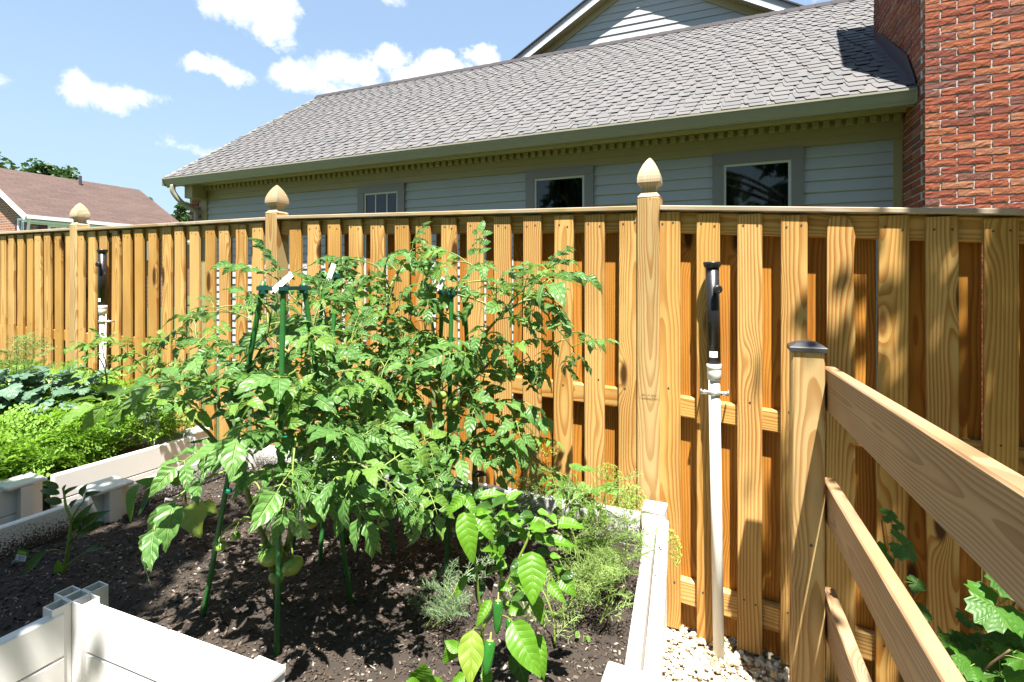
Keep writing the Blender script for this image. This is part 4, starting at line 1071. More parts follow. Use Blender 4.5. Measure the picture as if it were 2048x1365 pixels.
tomato_plant('pale young tomato plant in the left bed, against the fence by the far standpipe', S, [
    [(215,800,2.95),(212,740,2.95),(205,690,2.95)],[(285,800,2.9),(290,740,2.9),(300,690,2.9)],[(212,740,2.95),(190,700,2.95),(180,690,2.95)],
    [(290,740,2.9),(250,700,2.9),(230,685,2.9)],[(300,760,2.9),(350,720,2.85),(380,745,2.85)],[(290,730,2.9),(330,690,2.9)]], (.20,.16), .055, TYOUNG, .2, r0=.006, low=.4)
# ================================================================== PEPPER PLANTS
def pep_mesh(seed, mat, droop=.5, peak=.36, ruffle=.03, fold=.22):
    vs, fs, uv = leaf_geo(1, 1, 14, peak, 1.0, .03, 7, fold, droop, ruffle, 2, 0, random.Random(seed), None, True)
    return MB().add(vs, fs, 0, uv).mesh('leaf', [mat], True)
PM = {'g': [pep_mesh(s, PEPLEAF, .3+.25*s) for s in range(4)], 'd': [pep_mesh(s, PEPDARK, .4+.2*s) for s in range(3)], 'y': [pep_mesh(5, PEPYEL, .5, .42, .05)]}
def span_leaf(root, B, base, tip, width, up, kind, Yf):
    a, b = at(*base)-B, at(*tip)-B; L = (b-a).length; Wd = width*base[2]/F
    rs = rl.choice(PM[kind]); M = Matrix.Translation(a) @ rot_to(b-a, up) @ Matrix.Diagonal((Wd*1.08, L, L, 1)); return obj('leaf', rs, root, M=M)
def pepper(label, base, Y, stems, leaves, fruits=(), off=(0,0), k=1., fill=()):
    root = thing('pepper_plant', label, 'plant', base, 0); B = V(base)
    T = lambda q: (off[0]+q[0]/k, off[1]+q[1]/k, q[2] if len(q) > 2 else Y)
    for st in stems:
        path = spline([at(*T(q))-B for q in st[1]], 6); n = len(path)
        MB().tube(path, [st[0]*(1-.6*i/n) for i in range(n)], 7).build('stem', STEM, root, True)
    for b, t, wd, kind, up in leaves:
        bb, tt = T(b), T(t)
        lf = span_leaf(root, B, bb, tt, wd/k, up, kind, 1)
        # stalk back towards the nearest stem
    for (x0, x1, y0, y1, cnt) in fill:                 # the many small leaves of the upper plant
        for _ in range(cnt):
            x_ = rl.uniform(x0, x1); y_ = rl.uniform(y0, y1); a_ = rl.uniform(0, 6.3); L_ = rl.uniform(70, 130); yy = Y+rl.uniform(-.06,.08)
            span_leaf(root, B, T((x_, y_, yy)), T((x_+cos(a_)*L_, y_+abs(sin(a_))*L_*.8-10, yy-rl.uniform(.0,.05))), L_*rl.uniform(.42,.6)/k, (rl.gauss(0,.3), -.6, .8), rl.choice('gggd'), 1)
    for b, t, wd in fruits:
        a, c = at(*T(b))-B, at(*T(t))-B; d = c-a; L = d.length; r = wd/k/2*T(b)[2]/F
        mb = MB(); M = Matrix.Translation(a) @ rot_to(d, (0,-1,.2)) @ Matrix.Rotation(R(-90), 4, 'X')
        mb.lathe([(.3*r,0),(.85*r,.03*L),(r,.12*L),(r*.98,.4*L),(.86*r,.65*L),(.60*r,.85*L),(.3*r,.96*L),(.05*r,L)], 14, 0, M); f = mb.build('chilli', JALF, root, True)
        mb = MB(); mb.lathe([(.8*r,.02*L),(.55*r,-.02*L),(.18*r,-.04*L),(.14*r,-.25*L)], 10, 0, M); mb.build('calyx', STEM, f, True)
    return root
UC = (0,-.8,.6); UU = (0,-.35,.95)
z7 = dict(off=(780,900), k=2.935)
pepper('bright green pepper plant with hanging dark green chillies in the foreground', atz(1000,1400,SZ), 1.30,
  [(.006, [(560,1480,1.30),(545,1250,1.29),(540,1060,1.29),(600,960,1.30),(640,850,1.30),(655,700,1.31),(660,540,1.32),(662,360,1.33),(690,260,1.34)]),
   (.005, [(640,850,1.30),(700,760,1.30),(750,650,1.29),(810,520,1.29),(820,430,1.3)]),
   (.004, [(545,1060,1.29),(520,860,1.27),(500,660,1.26),(450,420,1.26),(445,340,1.26)]),
   (.004, [(640,830,1.3),(760,960,1.24),(840,860,1.22),(880,800,1.24)]),
   (.004, [(810,520,1.29),(880,470,1.3),(980,440,1.32)]), (.0035, [(750,650,1.29),(850,610,1.25),(940,700,1.3),(1000,740,1.3)]),
   (.003, [(600,960,1.3),(680,980,1.22),(720,1010,1.18)]), (.003, [(540,1060,1.29),(500,1050,1.2),(485,1060,1.17)])],
  [((440,362,1.25),(487,672,1.21),120,'g',UC), ((512,368,1.25),(606,540,1.22),84,'g',UC), ((446,268,1.26),(328,386,1.25),66,'g',UC), ((446,285,1.26),(512,380,1.24),60,'g',UC),
   ((500,290,1.3),(545,215,1.33),40,'d',UC), ((520,285,1.3),(688,265,1.31),72,'g',UU), ((690,300,1.3),(780,240,1.32),56,'g',UU), ((690,330,1.3),(757,326,1.3),40,'g',UU),
   ((832,596,1.20),(838,915,1.14),156,'g',UC), ((850,850,1.22),(892,1030,1.19),74,'g',UC), ((890,545,1.28),(1090,570,1.28),82,'g',UU), ((985,440,1.31),(1145,462,1.31),84,'g',UU),
   ((808,430,1.3),(962,455,1.28),62,'g',UU), ((1000,738,1.3),(1096,735,1.29),50,'d',UC), ((1003,745,1.3),(1090,862,1.28),84,'g',UC), ((930,780,1.27),(1032,905,1.24),60,'g',UC),
   ((716,1008,1.18),(885,1345,1.12),160,'g',UC), ((485,1055,1.16),(470,1390,1.10),140,'y',UC), ((412,1180,1.2),(318,1122,1.22),62,'g',UC),
   ((632,648,1.28),(690,700,1.26),52,'g',UC), ((645,655,1.28),(655,735,1.25),48,'g',UC), ((655,560,1.3),(585,635,1.28),58,'g',UC), ((690,385,1.31),(610,405,1.31),60,'g',UC), ((660,400,1.31),(650,480,1.29),54,'g',UC),
   ((712,385,1.31),(775,460,1.28),62,'g',UC), ((820,440,1.3),(805,360,1.33),46,'g',UC), ((865,360,1.32),(942,392,1.31),46,'g',UU), ((452,740,1.28),(380,880,1.26),44,'g',UC),
   ((555,690,1.28),(466,735,1.27),38,'g',UU), ((590,880,1.26),(500,1050,1.23),54,'g',UC), ((705,920,1.25),(795,970,1.23),74,'g',UC), ((640,790,1.28),(725,825,1.26),52,'g',UC),
   ((860,600,1.3),(950,620,1.3),60,'d',UU), ((870,610,1.3),(990,660,1.3),44,'d',UU), ((815,480,1.3),(850,545,1.28),40,'d',UC), ((545,780,1.3),(505,880,1.28),60,'d',UC),
   ((870,1080,1.24),(905,1365,1.2),70,'g',UC), ((740,1180,1.22),(800,1400,1.18),120,'d',UC), ((560,1290,1.2),(580,1400,1.18),70,'g',UC), ((440,1330,1.22),(360,1365,1.22),60,'g',UC),
   ((840,470,1.29),(920,480,1.26),70,'g',UU), ((760,640,1.28),(700,720,1.26),40,'d',UC)],
  [((635,885,1.22),(628,1085,1.20),56), ((702,995,1.24),(692,1092,1.23),38), ((588,1120,1.19),(562,1330,1.16),70), ((540,780,1.3),(515,900,1.3),44)], fill=((470,720,260,640,14),(640,980,380,700,22),(600,800,700,900,8)), **z7)
pepper('lone bright green seedling leafing out at the bottom edge of the frame', atz(842,1420,SZ), 1.27, [(.004, [(842,1450,1.27),(843,1390,1.25),(845,1350,1.24)])],
  [((846,1365,1.24),(848,1328,1.22),54,'g',UC), ((842,1368,1.24),(812,1362,1.22),26,'g',UC), ((850,1370,1.24),(905,1378,1.23),30,'g',UC), ((905,1320,1.22),(893,1292,1.21),34,'g',UC)])
z3 = dict(off=(0,950), k=3.103)
pepper('dark young pepper plant standing alone at the left beside its green seed tag', atz(121,1160,SZ), 1.84,
  [(.007, [(375,665,1.84),(405,560,1.83),(430,400,1.82),(440,280,1.82),(410,200,1.82),(398,120,1.83),(390,80,1.83)]), (.004, [(440,285,1.82),(485,205,1.81),(515,170,1.81),(530,130,1.8)]),
   (.004, [(425,430,1.82),(450,380,1.8),(480,340,1.78)]), (.003, [(410,500,1.82),(350,465,1.78),(290,475,1.75)]), (.003, [(410,570,1.82),(470,520,1.8),(520,490,1.78)])],
  [((365,85),(272,38),36,'d',UC), ((372,118),(248,98),38,'d',UC), ((385,175),(272,152),44,'d',UC), ((402,125),(492,68),32,'d',UC), ((505,130),(548,55),52,'d',UC), ((530,135),(632,105),34,'d',UC), ((395,95),(410,60),22,'d',UC),
   ((440,200),(480,150),36,'d',UC), ((480,345),(582,172),62,'d',UC), ((485,380),(655,290),74,'d',UC), ((515,320),(690,222),72,'d',UC), ((290,475,1.75),(138,640,1.72),58,'d',UC), ((520,490),(662,460),44,'d',UU), ((378,600),(362,525),52,'g',UC), ((470,290),(540,250),40,'d',UC)], **z3)
pepper('pepper plant with one large yellow-green leaf beside the back left wall of the bed', atz(374,1032,SZ), 2.36,
  [(.006, [(1165,250,2.38),(1150,150,2.36),(1150,60,2.33),(1135,-30,2.3)]), (.003, [(1150,60,2.33),(1180,100,2.2),(1195,180,2.1)]), (.003, [(1140,80,2.33),(1080,40,2.2),(1000,60,2.15)]), (.003, [(1160,150,2.36),(1230,145,2.3),(1270,170,2.28)])],
  [((1192,175,2.1),(1250,392,2.0),150,'y',UC), ((1265,165,2.26),(1365,245,2.22),60,'y',UC), ((1040,40,2.2),(855,250,2.0),70,'d',UC), ((860,60,2.1),(812,312,2.0),58,'g',UC), ((1060,20,2.2),(880,90,2.1),62,'g',UC), ((1150,225,2.3),(1085,240,2.25),62,'g',UC), ((1190,240,2.3),(1330,250,2.22),60,'g',UC), ((1130,40,2.3),(1000,-30,2.2),80,'g',UC), ((1150,30,2.3),(1230,-20,2.25),70,'g',UC), ((1000,60,2.15),(830,40,2.1),60,'g',UC)], **z3)

# ================================================================== KALE AND CARROT TOPS
def kale_mesh(seed):
    rs = random.Random(seed); vs, fs, uv = leaf_geo(1, .62, 24, .60, .70, .26, 8, .25, rs.uniform(.9,1.9), .17, rs.choice((4,5,6)), 0, rs)
    mb = MB(); off = V((0,.22,0)); mb.add([v+off for v in vs], fs, 0, uv); mb.tube([(0,0,0),(0,.12,0),(0,.24,.0)], [.028,.022,.016], 6, 1); return mb.mesh('leaf', [KALE, STEM], True)
KM = [kale_mesh(s) for s in range(7)]
def kale(label, px, py, Y, h, n, size, seed):
    c = at(px, py, Y); c.z = .42; root = thing('kale_plant', label, 'plant', c, 0, 'kale plants in the left bed'); rs = random.Random(seed)
    MB().tube([(0,0,0),(.01,0,h*.5),(0,.01,h)], [.016,.014,.009], 8).build('stem', STEM, root, True)
    for k in range(n):
        a = k*2.4+rs.uniform(-.3,.3); f = k/n; d = V((cos(a), sin(a)-.15, .25+1.3*f)); put_leaf(root, rs.choice(KM), (0,0,h*(.45+.55*f)), d, size*rs.uniform(.75,1.1)*(1-.45*f), WUP+V((rs.gauss(0,.2), -.3, 0)), rs.gauss(0,.3))
kale('blue-green kale plant at the left edge of the frame', 15, 770, 2.85, .47, 26, .28, 1)
kale('blue-green kale plant second from the left edge, nearest the feathery carrot tops', 95, 790, 2.95, .45, 24, .27, 2)
kale('blue-green kale plant right end of the kale row with a pale bluish leaf', 172, 792, 3.0, .38, 20, .26, 3)
kale('blue-green kale plant cut by the left frame edge, in front of the others', -60, 800, 2.8, .46, 18, .28, 4)
def frond_geo(rs, thick=.5):
    """a finely cut carrot frond, unit length"""
    vs = []; fs = []; uv = []
    def seg(p, q, wd):
        d = (q-p); s = d.cross(V((0,0,1))); s = s.normalized()*wd if s.length > 1e-5 else V((wd,0,0)); o = len(vs); m = p.lerp(q, .45)
        vs.extend([p, m+s, q, m-s]); uv.extend([(0,0),(.4,.8),(1,0),(.4,-.8)]); fs.append((o, o+1, o+2, o+3))
    n = 6; pts = []; ang = .35
    p = V((0,0,0))
    for i in range(n+1): pts.append(p.copy()); ang -= .20; p = p+V((0, cos(ang), sin(ang)))/n
    for i in range(n): seg(pts[i], pts[i+1], .014)
    for i in range(1, n+1):
        Lp = .42*(1-.65*(i/n)); 
        for s in (-1, 1):
            d = V((s*.85, .55, rs.uniform(-.2,.25))).normalized(); q = pts[i]+d*Lp; seg(pts[i], q, .012)
            for k in range(1, 4):
                b = pts[i].lerp(q, k/3.2)
                for s2 in (-1, 1): e = b+(d+V((-s2*d.y, s2*d.x, rs.uniform(-.3,.5)))*.9).normalized()*Lp*.42*(1.1-.2*k); seg(b, e, .030)
            seg(q, q+d*.07, .03)
    seg(pts[n], pts[n]+(pts[n]-pts[n-1])*.8, .03)
    return vs, fs, uv
FR = [frond_geo(random.Random(s)) for s in range(6)]
rs = random.Random(31); mb = MB()
def carrot_z(x, y):                                    # height of the leafy mound in the left bed
    e = min(1, max(0, (-2.72-x)/.35)); return .52+.16*e+.06*min(1,max(0,(y+1.1)/.7))+.09*noise.noise((x*3.2, y*3.2, 4))
n = 0
while n < 3600:
    x = rs.uniform(-5.2, -2.74); y = rs.uniform(-1.75, -.20); n += 1
    a = rs.uniform(0, 6.3); tl = rs.uniform(.15, 1.1); d = V((cos(a) if x < -2.9 else -abs(cos(a))*.6, sin(a), tl)); s = rs.uniform(.11, .22)
    z = carrot_z(x, y)-rs.uniform(-.02, .16); vs, fs, uv = rs.choice(FR)
    M = Matrix.Translation((x, y, z)) @ rot_to(d, (rs.gauss(0,.4), rs.gauss(0,.4), 1)) @ Matrix.Diagonal((s, s, s, 1)); mb.add([M @ v for v in vs], fs, 0, uv)
    if n % 3 == 0:                                     # a leaf stalk under it
        pass
me = mb.mesh('carrot_tops', [CARROT]); o = obj('carrot_tops', me, M=FF.M()); tag(o, 'dense bright green feathery carrot tops filling the front of the left bed', 'carrot tops', kind='stuff')

# ================================================================== DILL, HERBS, CURRANT
def thread_frond(rs, L=1.):
    mb = MB()
    def seg(p, q, r): mb.tube([p, q], [r, r*.7], 3, 0, False)
    p = V((0,0,0)); pts = [p]; ang = rs.uniform(0,.2)
    for i in range(7): ang -= .08; p = p+V((rs.gauss(0,.01), cos(ang), sin(ang)))/7; pts.append(p)
    for a, b in zip(pts, pts[1:]): seg(a, b, .010)
    for i in range(1, 8):
        for s in (-1, 1):
            Lp = .40*(1-.09*i); d = V((s, .8, rs.uniform(-.5,.5))).normalized(); q = pts[i]+d*Lp; seg(pts[i], q, .007)
            for k in range(1, 6):
                b = pts[i].lerp(q, k/5)
                for _ in range(2): e = b+(d+V((rs.gauss(0,.7), rs.gauss(0,.7), rs.gauss(0,.7)))).normalized()*Lp*.42; seg(b, e, .005)
    return mb
DF = [thread_frond(random.Random(s)).mesh('frond', [DILLM]) for s in range(4)]
DG = [thread_frond(random.Random(10+s)).mesh('frond', [DILLG]) for s in range(4)]
def umbel_mesh(seed):
    rs = random.Random(seed); mb = MB()
    for k in range(20):
        a = k*2.4; e = math.sqrt((k+.5)/20)*.95; d = V((cos(a)*sin(e), sin(a)*sin(e), cos(e))); mb.tube([(0,0,0), d], .010, 3, 1, False)
        for j in range(9):
            dd = (d+V((rs.gauss(0,.5), rs.gauss(0,.5), rs.gauss(0,.5)))).normalized()*.20; mb.tube([d, d+dd], .006, 3, 1, False)
            q = d+dd; s = .035; mb.add([q+V((s,0,0)), q+V((0,s,0)), q+V((-s,0,0)), q+V((0,-s,0)), q+V((0,0,s))], [(0,1,4),(1,2,4),(2,3,4),(3,0,4)], 0)
    return mb.mesh('umbel', [UMBEL, STEM])
UM = [umbel_mesh(s) for s in range(3)]
def dill(label, base, stems, fronds, umbels, meshes=DF, size=.12, seed=0, group='dill plants'):
    root = thing('dill_plant', label, 'plant', base, 0); B = V(base); rs = random.Random(seed)
    for st in stems:
        path = spline([at(*q)-B for q in st], 5); n = len(path)
        MB().tube(path, [.0032*(1-.55*i/n) for i in range(n)], 6).build('stem', STEM, root, True)
        pts = along(path, .032)
        for k, (q, tn) in enumerate(pts[:int(fronds*1.5)]):
            a = k*2.4+rs.uniform(0,1); put_leaf(root, rs.choice(meshes), q, V((cos(a), sin(a), .6+.3*rs.random())), size*rs.uniform(.7,1.2), name='frond')
    for (px, py, Y, r, d) in umbels:
        q = at(px, py, Y)-B; M = Matrix.Translation(q) @ V(d).to_track_quat('Z', 'Y').to_matrix().to_4x4() @ Matrix.Diagonal((r, r, r, 1)); obj('umbel', rs.choice(UM), root, M=M)
b = atz(1170,1190,SZ)
dill('tall dill with yellow-green flower heads leaning over the right rail of the bed', b,
  [[(1170,1190,b.y),(1195,1110,1.72),(1230,1060,1.72),(1262,1035,1.72)], [(1200,1180,b.y),(1225,1130,1.68),(1270,1115,1.64),(1312,1098,1.60)], [(1160,1180,b.y),(1150,1080,1.75),(1120,1020,1.78),(1095,960,1.8),(1092,920,1.82)], [(1215,1190,1.7),(1245,1120,1.7),(1256,1070,1.7),(1248,1030,1.7)], [(1190,1190,1.7),(1215,1100,1.7),(1210,1010,1.72),(1215,965,1.72)]], 9,
  [(1262,1030,1.72,.055,(.2,-.4,1)), (1316,1096,1.60,.060,(1,-.3,.15)), (1092,915,1.82,.05,(0,-.3,1)), (1248,1026,1.7,.05,(-.2,-.4,1)), (1215,960,1.72,.045,(.2,-.5,1)), (1262,1003,1.75,.045,(.3,-.3,1))], seed=1)
b = atz(870,1255,SZ)
dill('low grey-green dill with bent stems lying on the soil left of the pepper plant', b, [[(850,1258,b.y),(880,1215,1.57),(905,1190,1.57),(915,1165,1.58)], [(862,1258,b.y),(900,1225,1.55),(930,1200,1.55)], [(880,1250,1.57),(905,1215,1.58),(890,1170,1.6)]], 8, [], DG, .13, 2)
b = atz(930,1120,SZ)
dill('wispy grey dill behind the pepper plant at the foot of the rear tomato', b, [[(925,1125,b.y),(930,1080,1.9),(920,1040,1.9)], [(970,1120,1.85),(985,1070,1.85),(1000,1020,1.85)], [(1000,1110,1.85),(1020,1050,1.85)], [(1010,1090,1.9),(1060,1010,1.9),(1050,985,1.9)]], 7, [(1055,985,1.9,.05,(0,-.3,1))], DG, .14, 3)
b = atz(1120,1240,SZ)
dill('dark feathery dill spreading in front of the right rail', b, [[(1110,1245,b.y),(1150,1190,1.6),(1190,1150,1.6),(1200,1120,1.6)], [(1200,1250,1.55),(1220,1190,1.57),(1225,1140,1.58)], [(1160,1230,1.58),(1180,1180,1.58),(1230,1160,1.58)], [(1110,1290,1.5),(1105,1230,1.52),(1085,1180,1.55)]], 8, [], DF, .13, 4)
b = at(45,760,3.1); b.z = .42
dill('pale dill clump against the fence behind the kale', b, [[(30,760,3.1),(35,720,3.1),(38,690,3.1)], [(50,760,3.1),(48,720,3.1),(45,685,3.1)], [(15,760,3.1),(20,720,3.1),(25,690,3.1)], [(60,760,3.1),(62,730,3.1),(70,700,3.1)]], 8, [], DF, .13, 5)
def herb_leaf(seed):
    rs = random.Random(seed); mb = MB()
    mb.tube([(0,0,0),(0,.5,.03)], .012, 4, 1, False)
    for a in (-.9, -.45, 0, .45, .9):
        vs, fs, uv = leaf_geo(.5, .36, 6, .6, .8, .2, 3, .2, .4, .04, 2, 0, rs); M = Matrix.Translation((0,.5,.03)) @ Matrix.Rotation(a, 4, 'Z'); mb.add([M @ v for v in vs], fs, 0, uv)
    return mb.mesh('leaf', [TOMPALE, STEM], True)
HL = [herb_leaf(s) for s in range(4)]
def herb(label, base, stems, size, seed, mats=HL, cat='plant', name='parsley_plant', stem=None, step=.022):
    root = thing(name, label, cat, base); B = V(base); rs = random.Random(seed)
    for st in stems:
        path = spline([at(*q)-B for q in st], 5); n = len(path); MB().tube(path, [.003*(1-.5*i/n) for i in range(n)], 5).build('stem', stem or STEM, root, True)
        for k, (q, tn) in enumerate(along(path, step)):
            a = k*2.4+rs.uniform(0,1); put_leaf(root, rs.choice(mats), q, V((cos(a), sin(a)-.3, .5)), size*rs.uniform(.6,1.2), V((rs.gauss(0,.3), rs.gauss(0,.3)-.5, 1)))
    return root
b = atz(1180,1120,SZ)
herb('pale yellow-green parsley going to seed in the back right corner of the bed', b, [[(1165,1110,1.85),(1160,1030,1.88),(1155,980,1.9),(1150,950,1.9)], [(1185,1110,1.85),(1185,1020,1.88),(1190,960,1.9)], [(1175,1110,1.85),(1200,1030,1.88),(1215,970,1.9)], [(1160,1120,1.82),(1130,1040,1.86),(1140,985,1.88)], [(1190,1120,1.8),(1170,1080,1.8)]], .075, 6)
b = atz(1165,1285,SZ)
herb('tiny seedling sprouting from bare soil near the right rail', b, [[(1166,1285,b.y),(1168,1272,b.y)]], .035, 8, name='seedling', step=.008)
b = atz(440,985,SZ)
# currant bush behind the railing
def currant_leaf(seed):
    rs = random.Random(seed); mb = MB()
    def outline(a):                                    # three broad toothed lobes
        r = .62+.30*max(0, cos(1.5*a))**1.0 if False else .60+.28*abs(cos(a*1.5))**.8; return r*(1-.30*(abs(a)/pi)**6)
    N = 30; rings = (0, .35, .7, 1.0); vs = []; uv = []
    for i in range(N+1):
        a = (i/N-.5)*2*pi*.90
        o = outline(a)*(1+.07*(1 if i % 2 else -1))
        for r in rings:
            x = sin(a)*o*r; y = cos(a)*o*r; vs.append(V((x*.85, y*.8+.30, -.22*(x*x+y*y)+.05*sin(a*6+seed)*r+.10*abs(sin(a*1.5))*r))); uv.append((r*.95, ((a*1.5/pi) % 1.0)*2-1))
    m = len(rings); fs = [(i*m+j, (i+1)*m+j, (i+1)*m+j+1, i*m+j+1) for i in range(N) for j in range(m-1)]
    mb.add(vs, fs, 0, uv); mb.tube([(0,-.45,-.12),(0,-.1,.0),(0,.3,.0)], [.02,.018,.015], 4, 1); return mb.mesh('leaf', [CURRANT, STEM], True)
CL = [currant_leaf(s) for s in range(5)]
def currant(label, base, stems, leaves, extra, seed):
    root = thing('currant_bush', label, 'bush', base); B = V(base); rs = random.Random(seed)
    for st in stems:
        path = spline([at(*q)-B for q in st], 5); n = len(path); MB().tube(path, [.004*(1-.5*i/n) for i in range(n)], 6).build('stem', WOODY, root, True)
        for k, (q, tn) in enumerate(along(path, .05)):
            if rs.random() < extra: a = k*2.4; put_leaf(root, rs.choice(CL), q+V((cos(a)*.03, sin(a)*.03, .02)), V((cos(a), sin(a)-.4, .2)), rs.uniform(.045,.08), V((rs.gauss(0,.3), -.4, 1)))
    for px, py, Y, dx, dy, s in leaves:
        q = at(px, py, Y)-B; d = V((dx, -.35, -dy)); put_leaf(root, rs.choice(CL), q-d.normalized()*s*.3, d, s, V((0,-.55,.8)))
b = FF.w(.98, -.45, gz(1)); 
currant('currant shoot poking up over the middle railing board with lobed leaves', FF.w(.72, -.36, gz(.7)), [[(1800,1330,1.62),(1830,1240,1.62),(1790,1180,1.62),(1775,1120,1.6),(1763,1040,1.6)], [(1830,1240,1.6),(1825,1185,1.6)]],
  [(1775,1030,1.60,1,-.15,.036), (1722,1072,1.56,-1,.3,.050), (1748,1100,1.54,-.3,1,.055), (1806,1092,1.52,1,.7,.070), (1775,1126,1.55,.3,1,.04), (1832,1168,1.58,1,.1,.04), (1845,1225,1.58,1,.5,.045), (1888,1272,1.55,-.6,-.6,.04), (1795,1050,1.6,.6,.2,.03)], .0, 1)
currant('leafy currant bush in dappled shade at the bottom right corner by the fence', b, [[(1960,1420,1.5),(1975,1330,1.45),(2010,1240,1.4),(2040,1190,1.35)], [(1940,1420,1.55),(1900,1340,1.5),(1880,1290,1.5)], [(1980,1420,1.4),(2030,1350,1.35),(2060,1300,1.3)], [(1950,1420,1.5),(1940,1340,1.45),(1960,1280,1.45)], [(1930,1420,1.4),(1960,1350,1.3),(2020,1300,1.25)]],
  [(2020,1170,1.30,-1,-.25,.085), (1990,1215,1.28,-1,.25,.095), (1985,1265,1.4,1,-.1,.06), (1930,1290,1.45,-1,.1,.06), (2010,1320,1.3,1,.2,.07), (1960,1320,1.4,-.5,.6,.07), (1900,1290,1.5,.8,.1,.05), (2035,1260,1.35,.6,.5,.07), (2000,1350,1.28,-.3,.8,.08), (1950,1355,1.35,.2,.6,.07), (1905,1330,1.5,-.6,.4,.06), (2045,1345,1.25,.4,.4,.07), (1935,1240,1.5,-.8,-.2,.05), (1975,1345,1.3,.7,-.1,.08)], .9, 2)

# ================================================================== SEED TAGS
def seed_tag(label, px0, py0, px1, py1, Y, mat, deco):
    a = at((px0+px1)/2, py1, Y); wd = (px1-px0)/F*Y; h = (py1-py0)/F*Y; t = thing('plant_tag', label, 'plant tag', a, R(-8))
    mb = MB(); mb.box(-wd/2, wd/2, -.0006, .0006, 0, h); bevel_me = mb.mesh('card', [mat]); obj('card', bevel_me, t)
    sp = MB(); sp.add([(-wd*.2,0,0),(wd*.2,0,0),(0,0,-.07)], [(0,1,2),(2,1,0)]); sp.build('spike', mat, t)
    deco(t, wd, h); t.rotation_euler = (R(-14), R(3), R(-10)); return t
def flat(t, name, x0, x1, z0, z1, mat, y=-.0011): mb = MB(); mb.add([(x0,y,z0),(x1,y,z0),(x1,y,z1),(x0,y,z1)], [(0,1,2,3)]); return mb.build(name, mat, t)
def deco1(t, w_, h):
    flat(t, 'yellow_band', -w_*.36, w_*.36, h*.80, h*.92, plain('tag yellow', (.35,.33,.02), .5))
    flat(t, 'barcode_patch', -w_*.42, w_*.42, h*.52, h*.76, PAPER)
    mb = MB(); rs = random.Random(2); x = -w_*.38
    while x < w_*.36: bw = w_*rs.choice((.02,.03,.045)); mb.add([(x,-.0014,h*.54),(x+bw,-.0014,h*.54),(x+bw,-.0014,h*.74),(x,-.0014,h*.74)], [(0,1,2,3)]); x += bw+w_*rs.choice((.03,.05))
    mb.build('barcode', plain('barcode ink', (.05,.03,.12), .6), t)
    for body, z, s in (('CUBANELLE', .45, .115), ('PEPPER', .35, .125)):
        tm = text_mesh(body, h*s*1.1); tm.materials.append(PAPER); obj('lettering', tm, t, M=Matrix.Translation((0, -.0014, h*z)) @ Matrix.Rotation(R(90), 4, 'X'))
    for z in (.26, .20, .14): flat(t, 'text_line', -w_*.40, w_*(.40-z*.6), h*z, h*(z+.022), PAPER)
    flat(t, 'blue_corner', w_*.05, w_*.46, h*.02, h*.12, plain('tag blue', (.01,.04,.12), .5))
seed_tag('green seed tag with barcode and pepper lettering stuck in the soil at the left', 19, 1103, 48, 1146, 1.90, plain('tag green', (.015,.16,.035), .4), deco1)
def deco2(t, w_, h):
    flat(t, 'picture', -w_*.42, w_*.46, h*.10, h*.82, plain('tag picture brown', (.10,.035,.012), .5, .6, 60))
    for x, z, r, c in ((-.15,.62,.16,(.50,.02,.012)), (.02,.30,.15,(.50,.20,.02)), (-.30,.35,.12,(.16,.20,.03)), (.25,.35,.12,(.32,.10,.012)), (-.28,.66,.10,(.14,.20,.03))):
        mb = MB(); mb.add([(w_*x+w_*r*cos(a*pi/6), -.0014, h*z+w_*r*sin(a*pi/6)) for a in range(12)], [tuple(range(12))]); mb.build('printed_fruit', plain('print', c, .5), t)
seed_tag('tilted plant tag showing red and orange peppers by the back left wall of the bed', 323, 999, 349, 1022, 2.36, PAPER, deco2)

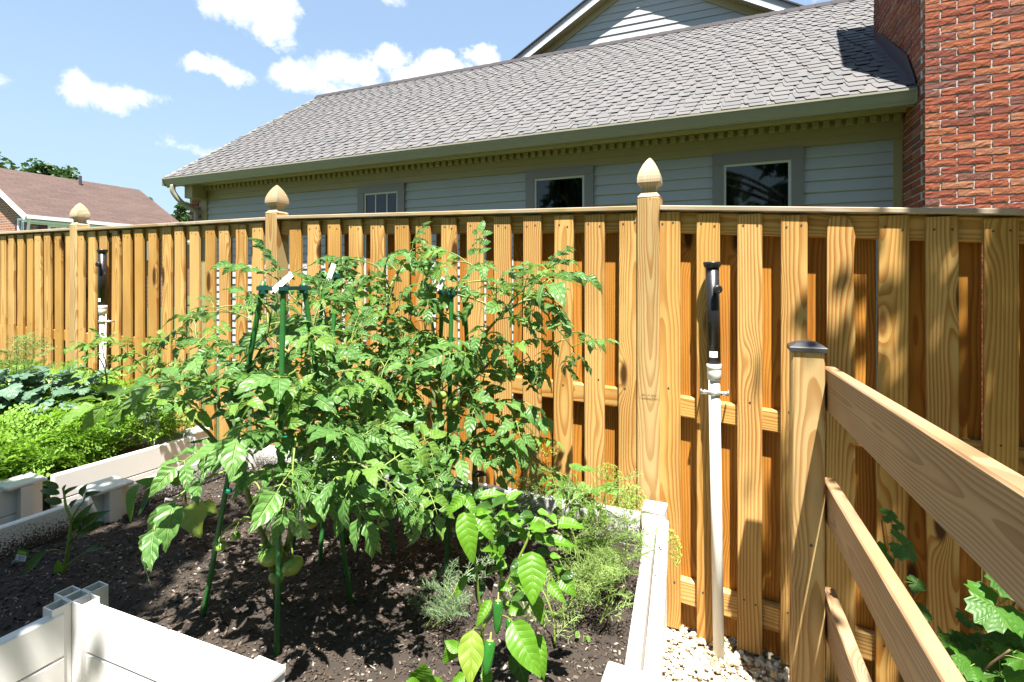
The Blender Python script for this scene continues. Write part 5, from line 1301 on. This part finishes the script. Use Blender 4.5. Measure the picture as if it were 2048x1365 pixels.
# ================================================================== SHADE TREE behind the camera (its dapple falls on the picture)
def shade_tree():
    t = thing('shade_tree', 'leafy tree behind the viewer casting dappled shade on the right of the fence', 'tree', (.6, -3.6, 0)); rs = random.Random(17); o = V(t.location)
    mb = MB(); mb.tube(spline([(0,0,-.3),(.05,.1,1.6),(0,.25,3.2),(.1,.5,5.0)], 5), [.17-.008*i for i in range(16)], 9)
    boughs = []
    for tgt, cnt, rad in BOUGHS:
        q = V(tgt)+SUNV*(3.6/SUNV.z); q = q-o; boughs.append((q, cnt, rad)); s = V((.02,.25,3.0)); mb.tube(spline([s, s.lerp(q, .5)+V((0,-.15,.35)), q], 6), [.06-.004*i for i in range(13)], 6)
    mb.build('trunk', BARK, t, True); lb = MB(); tw = MB()
    for q, cnt, rad in boughs:
        for c_ in range(cnt):                          # leaf sprays with gaps between them
            d = V((rs.uniform(-1,1)*rad[0], rs.uniform(-1,1)*rad[1], rs.gauss(0,.35)*rad[2])); pc = q+d
            tw.tube([q, q.lerp(pc, .6)+V((0,0,.05)), pc], [.012,.007,.003], 4)
            for k in range(26):
                p = pc+V((rs.gauss(0,.07), rs.gauss(0,.07), rs.gauss(0,.05))); s = rs.uniform(.035,.06)
                M = Matrix.Translation(p) @ Euler((rs.gauss(0,.6), rs.gauss(0,.6), rs.uniform(0,6.3))).to_matrix().to_4x4()
                lb.add([M @ V(v) for v in ((0,-s,0),(s*.55,-s*.2,.1*s),(s*.4,s*.5,0),(0,s,-.1*s),(-s*.4,s*.5,0),(-s*.55,-s*.2,.1*s))], [(0,1,2,3),(0,3,4,5)], 0, [(0,0),(.3,.5),(.7,.5),(1,0),(.7,-.5),(.3,-.5)])
    tw.build('twigs', BARK, t); lb.build('crown', TREELEAF, t)
# point shaded on the picture, number of leaves, spread
BOUGHS = [((1.75,1.65,1.0), 22, (.62,.45,.5)), ((1.95,1.45,.2), 30, (.60,.55,.5)), ((1.5,1.45,.0), 8, (.3,.5,.4)), ((2.7,1.3,.6), 40, (.8,.6,.6)), ((1.45,1.75,.9), 9, (.35,.35,.4)),
          ((-1.85,1.95,.42), 95, (.62,.40,.4)), ((-2.9,1.75,.45), 60, (.8,.5,.4)), ((-1.40,1.55,.5), 9, (.13,.12,.15))]
shade_tree()
